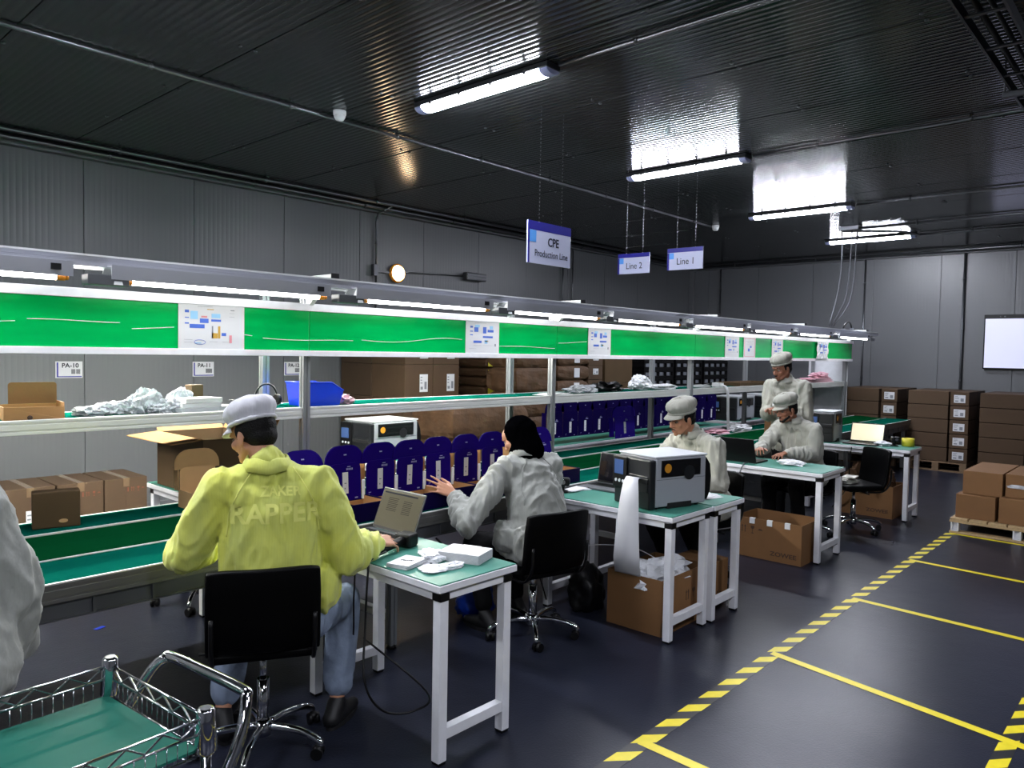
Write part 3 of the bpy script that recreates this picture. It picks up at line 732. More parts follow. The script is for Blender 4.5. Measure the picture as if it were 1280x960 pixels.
# ---------------------------------------------------------------- chairs
def chair(label, x, y, yaw, sh=.50, arm0=0.0):
    """yaw: direction the sitter faces"""
    t = thing('work_stool', label, 'chair', (x, y, 0), yaw)
    # sitter faces +x locally
    m = MB(); n = 10
    prof = [(-.20, .0), (-.12, .015), (.05, .012), (.17, .0), (.215, -.02)]
    m.box(-.20, .21, -.205, .205, sh-.055, sh)
    o = m.build('seat', 'leatherette', t, bevel=.022)
    # backrest : curved pad
    m = MB(); N = 12; Z = [(.33, sh+.005), (.355, sh+.06), (.36, sh+.16), (.375, sh+.27), (.385, sh+.345)]
    rows = []
    for off in (0, .035):
        for (bx, bz) in [(-.19, sh-.01), (-.215, sh+.04), (-.225, sh+.12), (-.238, sh+.24), (-.252, sh+.335)]:
            for i in range(N+1):
                v = -1+2*i/N; hw = .215 if bz < sh+.3 else .210
                rows.append((bx-off+.035*v*v, v*hw, bz-(.012*abs(v)**6)))
    k = N+1; fs_ = []
    for j in range(4):
        for i in range(N):
            a = j*k+i; fs_.append((a, a+1, a+1+k, a+k)); b_ = a+5*k; fs_.append((b_, b_+k, b_+k+1, b_+1))
    for i in range(N): fs_.append((i, i+5*k, i+1+5*k, i+1)); a = 4*k+i; fs_.append((a, a+1, a+1+5*k, a+5*k))
    for j in range(4):
        a = j*k; fs_.append((a, a+k, a+k+5*k, a+5*k)); a = j*k+N; fs_.append((a, a+5*k, a+k+5*k, a+k))
    m.add(rows, fs_, True); m.build('backrest', 'leatherette', t, bevel=.009)
    m = MB(); m.tube(catmull([(.0, -.19, sh-.065), (-.17, -.19, sh-.062), (-.25, -.19, sh+.02), (-.262, -.19, sh+.15)], 5), .009, 6); 
    m.tube(catmull([(.0, .19, sh-.065), (-.17, .19, sh-.062), (-.25, .19, sh+.02), (-.262, .19, sh+.15)], 5), .009, 6)
    m.build_split('back_support', 'black_plastic', t)
    MB().box(-.09, .09, -.08, .08, sh-.085, sh-.055).build('seat_plate', 'black_plastic', t, bevel=.004)
    MB().tube([(0, .05, sh-.07), (0, .22, sh-.075), (0, .25, sh-.075)], .006, 6).build('height_lever', 'black_plastic', t)
    MB().cyl((0, 0, .26), (0, 0, sh-.08), .014, n=14).build('column', 'chrome', t)
    MB().cyl((0, 0, .09), (0, 0, .30), .025, n=14).build('gas_sleeve', 'chrome', t)
    MB().lathe([(.001, .058), (.034, .06), (.038, .09), (.034, .115), (.026, .12)], 16).build('hub', 'chrome', t)
    for i in range(5):
        a = arm0+2*pi*i/5; c_, s_ = cos(a), sin(a)
        P = catmull([(c_*.03, s_*.03, .10), (c_*.12, s_*.12, .105), (c_*.21, s_*.21, .095), (c_*.265, s_*.265, .072), (c_*.27, s_*.27, .055)], 4)
        g = MB().tube(P, [.017-.004*j/(len(P)-1) for j in range(len(P))], 8).build('leg', 'chrome', t)
        m = MB(); ca = a*1.7+.5; ax = Vector((-sin(ca), cos(ca), 0)); ce = Vector((c_*.27, s_*.27, .0))+Vector((cos(ca), sin(ca), 0))*.012
        for sd in (-1, 1): m.cyl(ce+ax*sd*.006+Vector((0,0,.026)), ce+ax*sd*.024+Vector((0,0,.026)), .025, n=12)
        m.ball(ce+Vector((0,0,.040)), (.024, .024, .018), 8, 5)
        m.build('caster', 'black_plastic', t)
    return t
chair('black backed chrome stool of the worker in yellow', 1.60, 2.835, R(61), .50, .35)
chair('black backed chrome stool of the worker with the black headscarf', 3.37, 2.87, R(76), .45, .1)
chair('empty black stool with foil packets on its seat beside the third table', 7.68, 2.44, R(140), .47, .5)
chair('stool of the capped worker behind the big printer', 5.10, 2.72, R(165), .47, .2)
chair('stool of the seated worker at the black laptop', 7.08, 2.72, R(165), .47, .9)
t = chair('empty stool behind the production line, partly hidden by the yellow coat', 2.25, 4.80, R(200), .33, .55)
t = thing('foil_packets', 'pile of silvery packets lying on the empty stool seat', 'packets', (7.60, 2.46, .472))
rnd = random.Random(3)
for i in range(5):
    m = MB(); m.box(-.09, .09, -.06, .06, 0, .012); o = m.build('packet', 'foil_pack', t, (rnd.uniform(-.03, .03), rnd.uniform(-.04, .04), i*.0125), bevel=.004, rz=rnd.uniform(-.4, .4))
# ================================================================ GOODS
def carton(label, x0, x1, y0, y1, z0, z1, mt='carton', tape=None, sticker=None, name='carton', group=None, marks=None, rz=0, cat='box', brand=None):
    cx, cy = (x0+x1)/2, (y0+y1)/2; W_, D_, H_ = (x1-x0)/2, (y1-y0)/2, z1-z0
    t = thing(name, label, cat, (cx, cy, z0), rz, group)
    MB().box(-W_, W_, -D_, D_, .001, H_).build('carton_body', mt, t, bevel=.004)
    if tape == 'y':
        MB().box(-.025, .025, -D_-.001, D_+.001, H_, H_+.0012).box(-.025, .025, -D_-.0022, -D_-.0005, H_-.07, H_+.0012).build('tape_strip', 'pack_tape', t)
        MB().box(-.0025, .0025, -D_-.001, -D_+.002, 0.002, H_-.07).build('flap_seam', 'carton_print', t)
    if tape == 'x':
        MB().box(-W_-.001, W_+.001, -.025, .025, H_, H_+.0012).box(-W_-.0022, -W_-.0005, -.025, .025, H_-.06, H_+.0012).build('tape_strip', 'pack_tape', t)
    if sticker:
        face, u, v, sw, sh = sticker
        fr = FACE_Y((u, -D_-.0012, v)) if face == 'y' else FACE_X((-W_-.0012, u, v))
        MB().box(-sw/2, sw/2, -sh/2, sh/2, -.0006, .0006).xf(fr).build('sticker', 'paper', t)
        m = MB(); r_ = random.Random(label)
        for i in range(3): m.box(-sw*.42, -sw*.42+sw*r_.uniform(.2, .4), sh*(.3-.16*i), sh*(.36-.16*i), .0007, .0011)
        m.box(sw*.08, sw*.36, -sh*.34, sh*.08, .0007, .0011)
        m.box(-sw*.40, -sw*.1, -sh*.36, -sh*.20, .0007, .0011)
        m.xf(fr).build('sticker_print', 'ink_grey', t)
    if marks:
        face, u, v, s_, mm = marks
        fr = FACE_Y((u, -D_-.0012, v)) if face == 'y' else FACE_X((-W_-.0012, u, v))
        m = MB()
        # stack mark, two arrows, glass, hook
        m.box(-.10*s_, -.085*s_, -.03*s_, .03*s_, -.0004, .0006)
        for dx in (-.045, -.02):
            m.box((dx-.003)*s_, (dx+.003)*s_, -.03*s_, .02*s_, -.0004, .0006).prism([((dx-.009)*s_, .015*s_), ((dx+.009)*s_, .015*s_), (dx*s_, .033*s_)], -.0004, .0006)
        m.prism([(.03*s_, .03*s_), (.03*s_, .012*s_), (.045*s_, 0), (.06*s_, .012*s_), (.06*s_, .03*s_)], -.0004, .0006).box(.043*s_, .047*s_, -.03*s_, 0, -.0004, .0006).box(.034*s_, .056*s_, -.034*s_, -.028*s_, -.0004, .0006)
        m.prism([(.085*s_, 0), (.10*s_, .014*s_), (.115*s_, .014*s_), (.13*s_, 0)], -.0004, .0006)
        m.xf(fr).build('handling_marks', mm, t)
    if brand:
        face, u, v, sz = brand
        fr = FACE_Y((u, -D_-.0012, v)) if face == 'y' else FACE_X((-W_-.0012, u, v))
        text_part('lettering', 'ZOWEE', sz, 'carton_print', t, fr, bold=True, sx=1.25)
    return t
def open_carton(label, x0, x1, y0, y1, z0, z1, mt='carton', flaps=(0,0,0,0), rz=0, group=None, inner='carton_in', fl=.18):
    """flaps: fold angle per side -x,+x,-y,+y : 0 none, else degrees outwards from vertical"""
    cx, cy = (x0+x1)/2, (y0+y1)/2; W_, D_, H_ = (x1-x0)/2, (y1-y0)/2, z1-z0; e = .006
    t = thing('open_carton', label, 'box', (cx, cy, z0), rz, group)
    MB().box(-W_, -W_+e, -D_, D_, 0, H_).box(W_-e, W_, -D_, D_, 0, H_).box(-W_+e, W_-e, -D_, -D_+e, 0, H_).box(-W_+e, W_-e, D_-e, D_, 0, H_).box(-W_+e, W_-e, -D_+e, D_-e, 0, e).build('carton_body', mt, t, bevel=.0015)
    for k, a in enumerate(flaps):
        if not a: continue
        s = 1 if k % 2 else -1; a = R(a); ln = fl
        m = MB()
        if k < 2: m.box(0, .005, -D_+.004, D_-.004, 0, ln); Mx = Matrix.Translation((s*(W_-.003), 0, H_)) @ Matrix.Rotation(s*a, 4, 'Y')
        else: m.box(-W_+.004, W_-.004, 0, .005, 0, ln); Mx = Matrix.Translation((0, s*(D_-.003), H_)) @ Matrix.Rotation(-s*a, 4, 'X')
        m.xf(Mx); m.build('flap', inner, t)
    return t
def blob_thing(name, label, cat, c, r_, mt, seed, amp=.3, fr=6.0, sub=4, group=None, flat=False, part=None, parent=None, zmin=0.0):
    """crumpled lump: displaced ellipsoid resting on z = c.z"""
    bm = bmesh.new(); bmesh.ops.create_icosphere(bm, subdivisions=sub, radius=1)
    off = Vector((seed*7.3, seed*3.1, seed*1.7))
    for v in bm.verts:
        d = v.co.normalized(); n = noise.noise(d*fr*.4+off)+.5*abs(noise.noise(d*fr+off))+.3*noise.noise(d*fr*2.3+off)
        k = 1+amp*n; v.co = Vector((d.x*r_[0]*k, d.y*r_[1]*k, d.z*r_[2]*k))
        v.co.z = max(v.co.z, -r_[2]*.62)
    mn = min(v.co.z for v in bm.verts)
    for v in bm.verts: v.co.z -= mn
    me = bpy.data.meshes.new(name); bm.to_mesh(me); bm.free()
    me.polygons.foreach_set('use_smooth', [not flat]*len(me.polygons)); me.materials.append(MATS[mt])
    o = bpy.data.objects.new(part or name, me); col.objects.link(o); o.location = c
    if parent is not None: o.parent = parent
    else: tag(o, label, cat, group)
    return o

# --- navy mailer boxes -------------------------------------------------------
def mailer(label, x, y, z, body='navy_box', tray='navy_tray', pr='navy_print', tilt=0, group=None, insert=True, w_=.205, rz=0, trayon=True, name='mailer_box', ph=.215):
    t = thing(name, label, 'box', (x, y, z), rz, group); h = w_/2
    if trayon:
        m = MB(); e = .004
        m.box(-.117, .117, -.235, -.235+e, 0, .10).box(-.117, .117, -e, 0, 0, .075).box(-.117, -.117+e, -.235, 0, 0, .10).box(.117-e, .117, -.235, 0, 0, .10)
        m.box(-.115, .115, -.233, -.002, 0, .004)
        m.build('tray', tray, t, bevel=.001)
        MB().box(-.112, .112, -.229, -.006, .005, .008).box(-.112, -.110, -.229, -.006, .008, .095).box(.110, .112, -.229, -.006, .008, .095).box(-.11, .11, -.010, -.006, .008, .07).box(-.11,.11,-.229,-.227,.008,.095).build('tray_lining', 'carton_in', t)
    # lid panel standing up
    def rounded(x0, x1, z0, z1, r_, n=5):
        P = [(x0, z0), (x1, z0)]
        for i in range(n+1): a = pi/2*i/n; P.append((x1-r_+r_*cos(a-0), z1-r_+r_*sin(a)))
        for i in range(n+1): a = pi/2+pi/2*i/n; P.append((x0+r_+r_*cos(a), z1-r_+r_*sin(a)))
        return P
    Tm = Matrix.Translation((0, .0, .07)) @ Matrix.Rotation(R(-tilt), 4, 'X')
    S = Matrix(((1,0,0,0),(0,0,-1,0),(0,1,0,0),(0,0,0,1)))
    z0_, z1_ = (0.0, ph)
    MB().prism(rounded(-h, h, z0_, z1_, .03), 0, .004).xf(Tm @ S).build('lid_panel', body, t)
    MB().prism([(-h-.026, ph-.012), (h+.026, ph-.012)]+rounded(-h-.026, h+.026, ph, ph+.10, .088)[2:], -.007, -.002).xf(Tm @ S).build('tuck_flap', body, t)
    MB().prism([(-h-.027, ph-.013), (h+.027, ph-.013)]+rounded(-h-.027, h+.027, ph, ph+.102, .088)[2:], -.0095, -.0072).xf(Tm @ S).build('flap_back', tray, t)
    # side ear
    MB().box(h, h+.004, 0.01, .07, .02, ph-.01).box(-h-.004, -h, .01, .07, .02, ph-.01).xf(Tm).build_split('side_ear', 'carton_in' if body == 'navy_box' else body, t)
    if pr:
        m = MB().box(-.022, .016, .045, .165, .0042, .0050); m.xf(Tm @ S).build('label_strip', 'paper', t)
        m = MB(); m.box(-.010, -.002, .07, .078, .0051, .0056).box(-.010, .004, .10, .106, .0051, .0056).xf(Tm @ S).build('label_print', 'ink_grey', t)
        m = MB(); m.box(-.006, .012, ph+.045, ph+.052, -.0018, -.0006)
        m.box(.012, .034, .193, .197, .0042, .0048)
        for i in range(6): m.box(.006+i*.0075, .0105+i*.0075, .176, .187, .0042, .0048)
        m.box(.06, .08, .012, .019, .0042, .0048).box(-.085, -.068, .03, .034, .0042, .0048).box(-.085, -.081, .018, .024, .0042, .0048)
        m.xf(Tm @ S).build('small_print', pr, t)['kind'] = 'stuff'
    if insert:
        MB().box(.100, .117, -.022, -.008, .075, .185).build('foam_insert', 'white_plastic', t, bevel=.003)
    return t
pos = [(2.26, 18, 'leftmost navy mailer box on the line, its tilted flap beside the yellow coat'), (2.49, 3, 'second navy mailer box from the left, just right of the yellow coat'), (2.73, 0, 'third navy mailer box from the left, behind the laptop lid corner'), (2.95, -2, 'fourth navy mailer box from the left, straight behind the laptop'),
       (3.19, 2, 'fifth navy mailer box from the left, above the outstretched hand'), (3.43, 0, 'sixth navy mailer box from the left, left of the black headscarf'), (3.68, 1, 'seventh navy mailer box, touching the black headscarf'), (3.98, 6, 'navy mailer box hidden behind the black headscarf'), (4.24, 12, 'last navy mailer box of the front row, right of the black headscarf')]
for x, tl, lb in pos: mailer(lb, x, 3.52, .752, tilt=tl, group='navy mailer boxes along the front of the line')
mailer('single bright navy box standing open behind the big label printer', 6.50, 4.33, .752, 'navy_lit', tilt=4, insert=False, trayon=False, w_=.36, ph=.225, group=None)
rowlab = ['first', 'second', 'third', 'fourth', 'fifth', 'sixth', 'seventh', 'eighth', 'ninth', 'tenth', 'eleventh', 'twelfth', 'thirteenth', 'fourteenth']
for i in range(14):
    mailer(rowlab[i]+' from the left in the dense dark row of navy boxes behind the line', 6.21+i*.268, 5.03, .702, 'navy_shaded', insert=False, trayon=False, w_=.262, ph=.285, group='dense row of navy boxes on the rear table', tilt=0)
mailer('brown kraft mailer standing open left of the worker in yellow', 2.02, 4.33, .752, 'kraft_light', 'kraft_light', None, insert=False, tilt=3, w_=.215, ph=.155, name='kraft_mailer')
# --- row of tan cartons by the wall on a low pallet
def pallet(label, x0, x1, y0, y1, along='y', h=.14, mt='wood', feet=3, metal=False):
    t = thing('pallet', label, 'pallet', (x0, y0, 0)); W_, D_ = x1-x0, y1-y0
    n = 7
    for i in range(n):
        if along == 'y': a = W_*i/(n-.0); m = MB().box(a+.006, a+W_/n-.006, 0, D_, h-.02, h)
        else: a = D_*i/(n-.0); m = MB().box(0, W_, a+.006, a+D_/n-.006, h-.02, h)
        m.build('plank', mt, t, bevel=.002)
    for i in range(3):
        xx = (W_-.09)*i/2
        for j in range(3):
            yy = (D_-.09)*j/2
            if metal:
                m = MB(); m.box(xx+.0, xx+.09, yy+.012, yy+.078, .02, .026).box(xx, xx+.09, yy+.012, yy+.022, .02, h-.042).box(xx, xx+.09, yy+.068, yy+.078, .02, h-.042).box(xx+.04, xx+.05, yy+.022, yy+.068, .02, h-.042)
                m.build('block', 'white_paint', t)
            else: MB().box(xx, xx+.09, yy, yy+.09, .02, h-.042).build('block', mt, t, bevel=.002)
        if along == 'y': MB().box(0, W_, (D_-.09)*i/2, (D_-.09)*i/2+.09, h-.042, h-.021).build('bearer', mt, t)
        else: MB().box(xx, xx+.09, 0, D_, h-.042, h-.021).build('bearer', mt, t)
        MB().box(xx-.005 if xx else 0, xx+.095, 0, D_, 0, .019).build('skid', mt, t)
    return t
pallet('low pallet under the tan cartons by the left wall', .2, 2.66, 6.56, 7.6, 'x', .14, 'wood_dark')
for i, (a, b) in enumerate(((2.295, 2.633), (1.945, 2.285), (1.595, 1.935), (1.245, 1.585), (.895, 1.235), (.545, .885))):
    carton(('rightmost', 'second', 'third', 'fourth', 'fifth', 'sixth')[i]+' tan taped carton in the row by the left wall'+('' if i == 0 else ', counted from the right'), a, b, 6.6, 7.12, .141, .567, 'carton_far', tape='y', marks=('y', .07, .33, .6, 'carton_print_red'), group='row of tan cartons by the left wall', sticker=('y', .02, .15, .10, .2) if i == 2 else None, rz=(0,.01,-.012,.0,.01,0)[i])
# kraft mailer on the rear worktop, closed, with an oval hole
t = thing('kraft_mailer', 'closed brown mailer box standing on the line, oval hole near its bottom', 'box', (1.255, 4.275, .75), R(-14))
MB().box(-.105, .105, -.045, .045, 0, .185).build('body', 'carton_dark', t, bevel=.006)
MB().cyl((.03, -.0455, .07), (.03, -.047, .07), .020, n=20).xf(Matrix.Diagonal((1,1,.5,1))).build('finger_hole', 'kraft_light', t)
# big open carton on the table behind
t = open_carton('large open brown carton with spread flaps on a white table behind the line', 2.125, 2.59, 4.49, 5.16, .752, 1.105, 'carton_dark', flaps=(95, 30, 0, 35), fl=.20)
# left mailer on the shelf
t = thing('kraft_mailer', 'open brown mailer box at the left end of the shelf', 'box', (1.17, 4.36, 1.301), R(-6)); e = .004
MB().box(-.13, .13, -.10, -.096, 0, .065).box(-.13, -.126, -.1, .08, 0, .065).box(.126, .13, -.1, .08, 0, .085).box(-.13, .13, .076, .08, 0, .07).box(-.13, .13, -.1, .08, 0, .004).build('tray', 'carton_in', t, bevel=.001)
m = MB(); P = [(-.085, 0), (.13, 0)]+[(.115+.015*cos(pi/2*i/4), .165+.015*sin(pi/2*i/4)) for i in range(5)]+[(-.07-.015*sin(pi/2*i/4), .165+.015*cos(pi/2*i/4)) for i in range(5)]
m.prism(P, 0, .004); m.xf(Matrix(((1,0,0,0),(0,0,-1,.09),(0,1,0,.0),(0,0,0,1)))); m.build('lid_panel', 'carton', t)
MB().ball((-.02, -.101, .012), (.012, .003, .012), 10, 6).build('finger_notch', 'carton_print', t)
# plastic bags on the shelf
bags = [(1.45, 4.36, .075, .055, .030), (1.56, 4.40, .085, .06, .040), (1.67, 4.38, .06, .06, .055), (1.77, 4.44, .08, .07, .080), (1.86, 4.38, .07, .06, .045), (1.80, 4.33, .06, .05, .03), (1.98, 4.47, .075, .05, .075)]
bl = ['leftmost crumpled clear bag on the shelf', 'second crumpled clear bag from the left on the shelf', 'middle crumpled clear bag on the shelf, upright', 'tallest crumpled clear bag on the shelf', 'clear bag at the foot of the tallest bag, on its right', 'small clear bag in front of the tallest bag', 'rightmost clear bag leaning over the white packs']
for i, (x, y, a, b_, c) in enumerate(bags):
    o = blob_thing('plastic_bag', bl[i], 'bag', (x, y, 1.301), (a, b_, c), 'poly_bag', i+1, .42, 6, 4, 'crumpled clear bags on the shelf', flat=True)
carton('small brown carton leaning behind the white packs on the shelf', 2.07, 2.16, 4.56, 4.62, 1.301, 1.445, 'carton_dark', rz=.3)
for i, (x, y, z, r_) in enumerate(((2.0, 4.36, 1.301, .12), (2.02, 4.37, 1.327, .05), (2.03, 4.38, 1.353, .16), (2.21, 4.38, 1.301, -.1))):
    t = thing('booklet_pack', ('lowest', 'middle', 'topmost')[i]+' flat white booklet pack stacked on the shelf' if i < 3 else 'flat white booklet pack lying alone right of the stack', 'booklets', (x, y, z), r_, 'white booklet packs on the shelf')
    MB().box(-.12, .12, -.085, .085, 0, .0235).build('pages', 'paper', t, bevel=.002)
    MB().box(-.121, .121, -.086, .086, .0236, .0246).build('cover', 'white_plastic', t)
t = thing('headset', 'black headset and cable bundle lying on the shelf behind the worker in yellow', 'headset', (2.53, 4.46, 1.301), .2)
MB().tube([(-.09+.09*(1-cos(a)), 0, .055+.09*sin(a)) for a in [pi*i/14 for i in range(15)]], .006, 8).build('headband', 'black_plastic', t)
for s in (0, .18): MB().cyl((-.09+s-.012, 0, .04), (-.09+s+.012, 0, .04), .036, n=16).build('ear_cup', 'black_plastic', t, bevel=.005)
pts = [(.04*cos(i*.9)-.14-i*.004, .05*sin(i*.9), .006+.0018*i) for i in range(26)]
MB().tube(catmull(pts, 3), .004, 5).build('cable', 'black_plastic', t)
# blue bin
t = thing('parts_bin', 'bright blue plastic parts bin on the shelf right of the front post', 'bin', (2.86, 4.40, 1.301))
a, b_, h_, hf = .165, .10, .155, .07
V = [(-a, -b_, h_), (-a, b_, h_), (.06, b_, h_), (.155, b_, .10), (.13, b_*.9, .0), (-a+.02, b_*.9, 0), (-a+.02, -b_*.9, 0), (.13, -b_*.9, 0), (.155, -b_, .10), (.06, -b_, h_)]
m = MB(); m.add(V, [(0,1,5,6), (1,2,3,4,5), (0,6,7,8,9), (6,5,4,7), (7,4,3,8)])
o = m.build('shell', 'blue_bin', t); so = o.modifiers.new('s', 'SOLIDIFY'); so.thickness = .004
MB().tube([(-a, -b_, h_), (.06, -b_, h_), (.155, -b_, .10), (.155, b_, .10), (.06, b_, h_), (-a, b_, h_)], .005, 6, closed=True).build('rim', 'blue_bin', t)
blob_thing('film_scrap', 'pinkish film scrap beside the blue parts bin', 'scrap', (3.08, 4.38, 1.301), (.06, .05, .035), 'pink_film', 21, .8, 8, 3, flat=True)
# right part of the shelf
t = thing('film_sheets', 'flat white film sheets on the shelf at the second front post', 'sheets', (5.35, 4.36, 1.301), .1)
for i in range(4): MB().box(-.22+.03*i, .2-.02*i, -.09, .08, i*.0032, i*.0032+.002).build('sheet', 'white_plastic', t, rz=.04*i)
blob_thing('plastic_bag', 'silvery crumpled bag on the shelf right of the second front post', 'bag', (5.86, 4.42, 1.301), (.20, .10, .045), 'poly_bag', 31, .45, 5, 4, flat=True)
blob_thing('cable_pile', 'dark tangle of bags and cables on the shelf above the row of navy boxes', 'cables', (6.35, 4.46, 1.301), (.20, .10, .055), 'black_plastic', 33, .9, 9, 3, flat=True)
blob_thing('plastic_bag', 'white crumpled bag leaning on a rear post on the shelf', 'bag', (7.02, 4.5, 1.301), (.13, .10, .09), 'bubble', 34, .4, 4, 4, flat=True)
blob_thing('plastic_bag', 'long flat white film bag on the shelf left of the third front post', 'bag', (7.38, 4.42, 1.301), (.22, .10, .035), 'bubble', 35, .4, 4, 4, flat=True)
t = thing('label_strip', 'long white label strip hanging down from the shelf beside the capped worker', 'label strip', (8.30, 4.36, 1.301))
m = MB(); P = catmull([(-.14, 0, .03), (-.02, -.06, .045), (.08, -.15, .035), (.12, -.195, -.04), (.14, -.20, -.30), (.15, -.21, -.56)], 8)
vs_ = []; 
for i, p in enumerate(P): vs_ += [p+Vector((-.035, 0, 0)), p+Vector((.035, .0, 0))]
m.add(vs_, [(2*i, 2*i+1, 2*i+3, 2*i+2) for i in range(len(P)-1)], True); o = m.build('strip', 'paper', t, clean=False); so = o.modifiers.new('s', 'SOLIDIFY'); so.thickness = .001
MB().box(-.19, -.02, -.05, .09, 0, .03).build('folded_stack', 'paper', t, bevel=.003)
MB().box(.22, .33, -.04, .06, 0, .05).build('small_carton', 'white_plastic', t)
t = open_carton('shallow brown carton tray on the far part of the shelf', 9.0, 10.05, 4.28, 4.62, 1.301, 1.345, 'carton_dark')
t = thing('film_stack', 'stack of pink film sheets at the far end of the shelf', 'sheets', (11.85, 4.40, 1.301))
for i in range(5): MB().box(-.42+.05*(i % 3), .42-.06*(i % 2), -.12, .12, i*.014, i*.014+.011).build('sheet', 'pink_film', t, bevel=.003, rz=.03*(i-2))
blob_thing('s', None, None, (.15, 0, .068), (.22, .09, .05), 'pink_film', 41, .8, 8, 3, flat=True, part='crumpled_top', parent=t)
blob_thing('plastic_bag', 'grey bag on the far worktop beside the standing worker', 'bag', (8.9, 4.25, .75), (.20, .12, .05), 'bubble', 44, .6, 8, 3, flat=True)
blob_thing('film_bag', 'violet film bag lying on the far worktop under the hanging strip', 'bag', (8.35, 4.25, .752), (.18, .11, .03), 'pink_film', 45, .6, 8, 3, flat=True)
carton('brown carton standing on the far worktop in front of the standing worker', 8.80, 9.08, 3.62, 3.86, .76, 1.02, marks=('y', 0, .16, .8, 'carton_print'))
# --- stacked cartons behind the line
for k in range(5):
    for c in range(2):
        for r_ in range(2):
            x0 = 5.37+c*.415; y0 = 6.5+r_*.61
            if r_ == 0: lb = f"{('bottom','second','third','fourth','top')[k]} carton of the {('left','right')[c]} labelled column in the tall brown stack"
            else: lb = f"{('bottom','second','third','fourth','top')[k]} carton behind the {('left','right')[c]} labelled column in the tall brown stack"
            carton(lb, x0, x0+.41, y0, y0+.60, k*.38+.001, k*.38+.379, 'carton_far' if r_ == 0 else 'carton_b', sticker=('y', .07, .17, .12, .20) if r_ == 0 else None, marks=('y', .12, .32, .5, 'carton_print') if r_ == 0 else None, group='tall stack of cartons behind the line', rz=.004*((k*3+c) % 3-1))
def paper_pack(label, x0, x1, y0, y1, z0, z1, seed, yellow=False, white=False, group=None, mt='kraft_crumple'):
    t = thing('paper_pack', label, 'package', ((x0+x1)/2, (y0+y1)/2, z0), 0, group)
    bm = bmesh.new(); bmesh.ops.create_cube(bm, size=1); bmesh.ops.subdivide_edges(bm, edges=bm.edges, cuts=7, use_grid_fill=True)
    W_, D_, H_ = x1-x0, y1-y0, z1-z0; off = Vector((seed*3.7, seed, 0))
    for v in bm.verts:
        c = v.co.copy(); k = 1-.10*(abs(c.x*2)**6*abs(c.z*2)**4+abs(c.y*2)**6*abs(c.z*2)**4)
        n = noise.noise_vector(Vector((c.x*6, c.y*6, c.z*3))+off)*.035
        v.co = Vector((c.x*W_*k+n.x*.5, c.y*D_*k+n.y*.5, (c.z+.5)*H_+n.z*.25*(0 if c.z < -.4 else 1)))
        v.co.x = max(-W_/2, min(W_/2, v.co.x)); v.co.z = max(0, min(H_, v.co.z))
    me = bpy.data.meshes.new('wrapping'); bm.to_mesh(me); bm.free(); me.materials.append(MATS[mt])
    o = bpy.data.objects.new('wrapping', me); col.objects.link(o); o.parent = t
    if yellow: MB().box(-W_*.42, -W_*.02, -D_/2-.012, -D_/2-.009, H_*.2, H_*.85).build('yellow_label', 'label_yellow', t)
    if yellow: MB().box(-W_*.02, W_*.40, -D_/2-.012, -D_/2-.009, H_*.2, H_*.85).build('white_label', 'paper', t)
    if white: MB().box(W_*.0, W_*.17, -D_/2-.012, -D_/2-.009, H_*.2, H_*.85).build('white_label', 'paper', t)
    return t
ordk = ['lowest', 'second lowest', 'third from the floor', 'fourth from the floor', 'fifth from the floor', 'sixth from the floor', 'seventh from the floor', 'eighth from the floor', 'ninth from the floor', 'tenth from the floor', 'eleventh from the floor', 'twelfth from the floor', 'thirteenth from the floor', 'topmost']
for k in range(14): paper_pack(ordk[k]+' brown paper pack with yellow label in the leftmost paper stack', 7.05, 7.62, 6.9, 7.5, k*.122+.001, k*.122+.120, k, yellow=True, group='brown paper packs, left stack')
for k in range(6): paper_pack(('lowest', 'second', 'third', 'fourth', 'fifth', 'topmost')[k]+' large crumpled brown paper bale in the middle stack', 6.62, 7.32, 5.95, 6.45, k*.30+.001, k*.30+.295, 30+k, group='large crumpled paper bales')
for k in range(9): paper_pack(ordk[k if k < 8 else 13]+' brown paper pack in the right hand paper stack', 7.42, 8.08, 5.98, 6.5, k*.19+.001, k*.19+.187, 50+k, yellow=False, white=True, group='brown paper packs, right stack')
for k in range(9): carton(ordk[k if k < 8 else 13]+' small carton in the column beside the right hand paper stack', 8.10, 8.42, 6.0, 6.4, k*.19+.001, k*.19+.188, 'carton_far', group='small cartons beside the paper stack', sticker=('y', 0, .11, .12, .08) if k in (8, 7) else None)
for k in range(3): paper_pack(('lowest', 'middle', 'topmost')[k]+' long crumpled paper pack right of the tall brown stack', 6.22, 6.60, 5.75, 6.4, k*.36+.001, k*.36+.35, 70+k, group='long paper packs under the shelf')
paper_pack('wide crumpled paper pack showing between shelf and navy boxes', 5.35, 6.2, 5.7, 6.35, .72, 1.12, 81)
carton('carton under the wide crumpled paper pack', 5.4, 6.15, 5.75, 6.3, .001, .719, 'carton_dark')
for k in range(4): carton(('bottom','second','third','top')[k]+' dark carton left of the black crates behind the line', 8.9, 9.6, 6.3, 6.9, k*.42+.001, k*.42+.418, 'carton_dark', group='dark cartons behind the line')
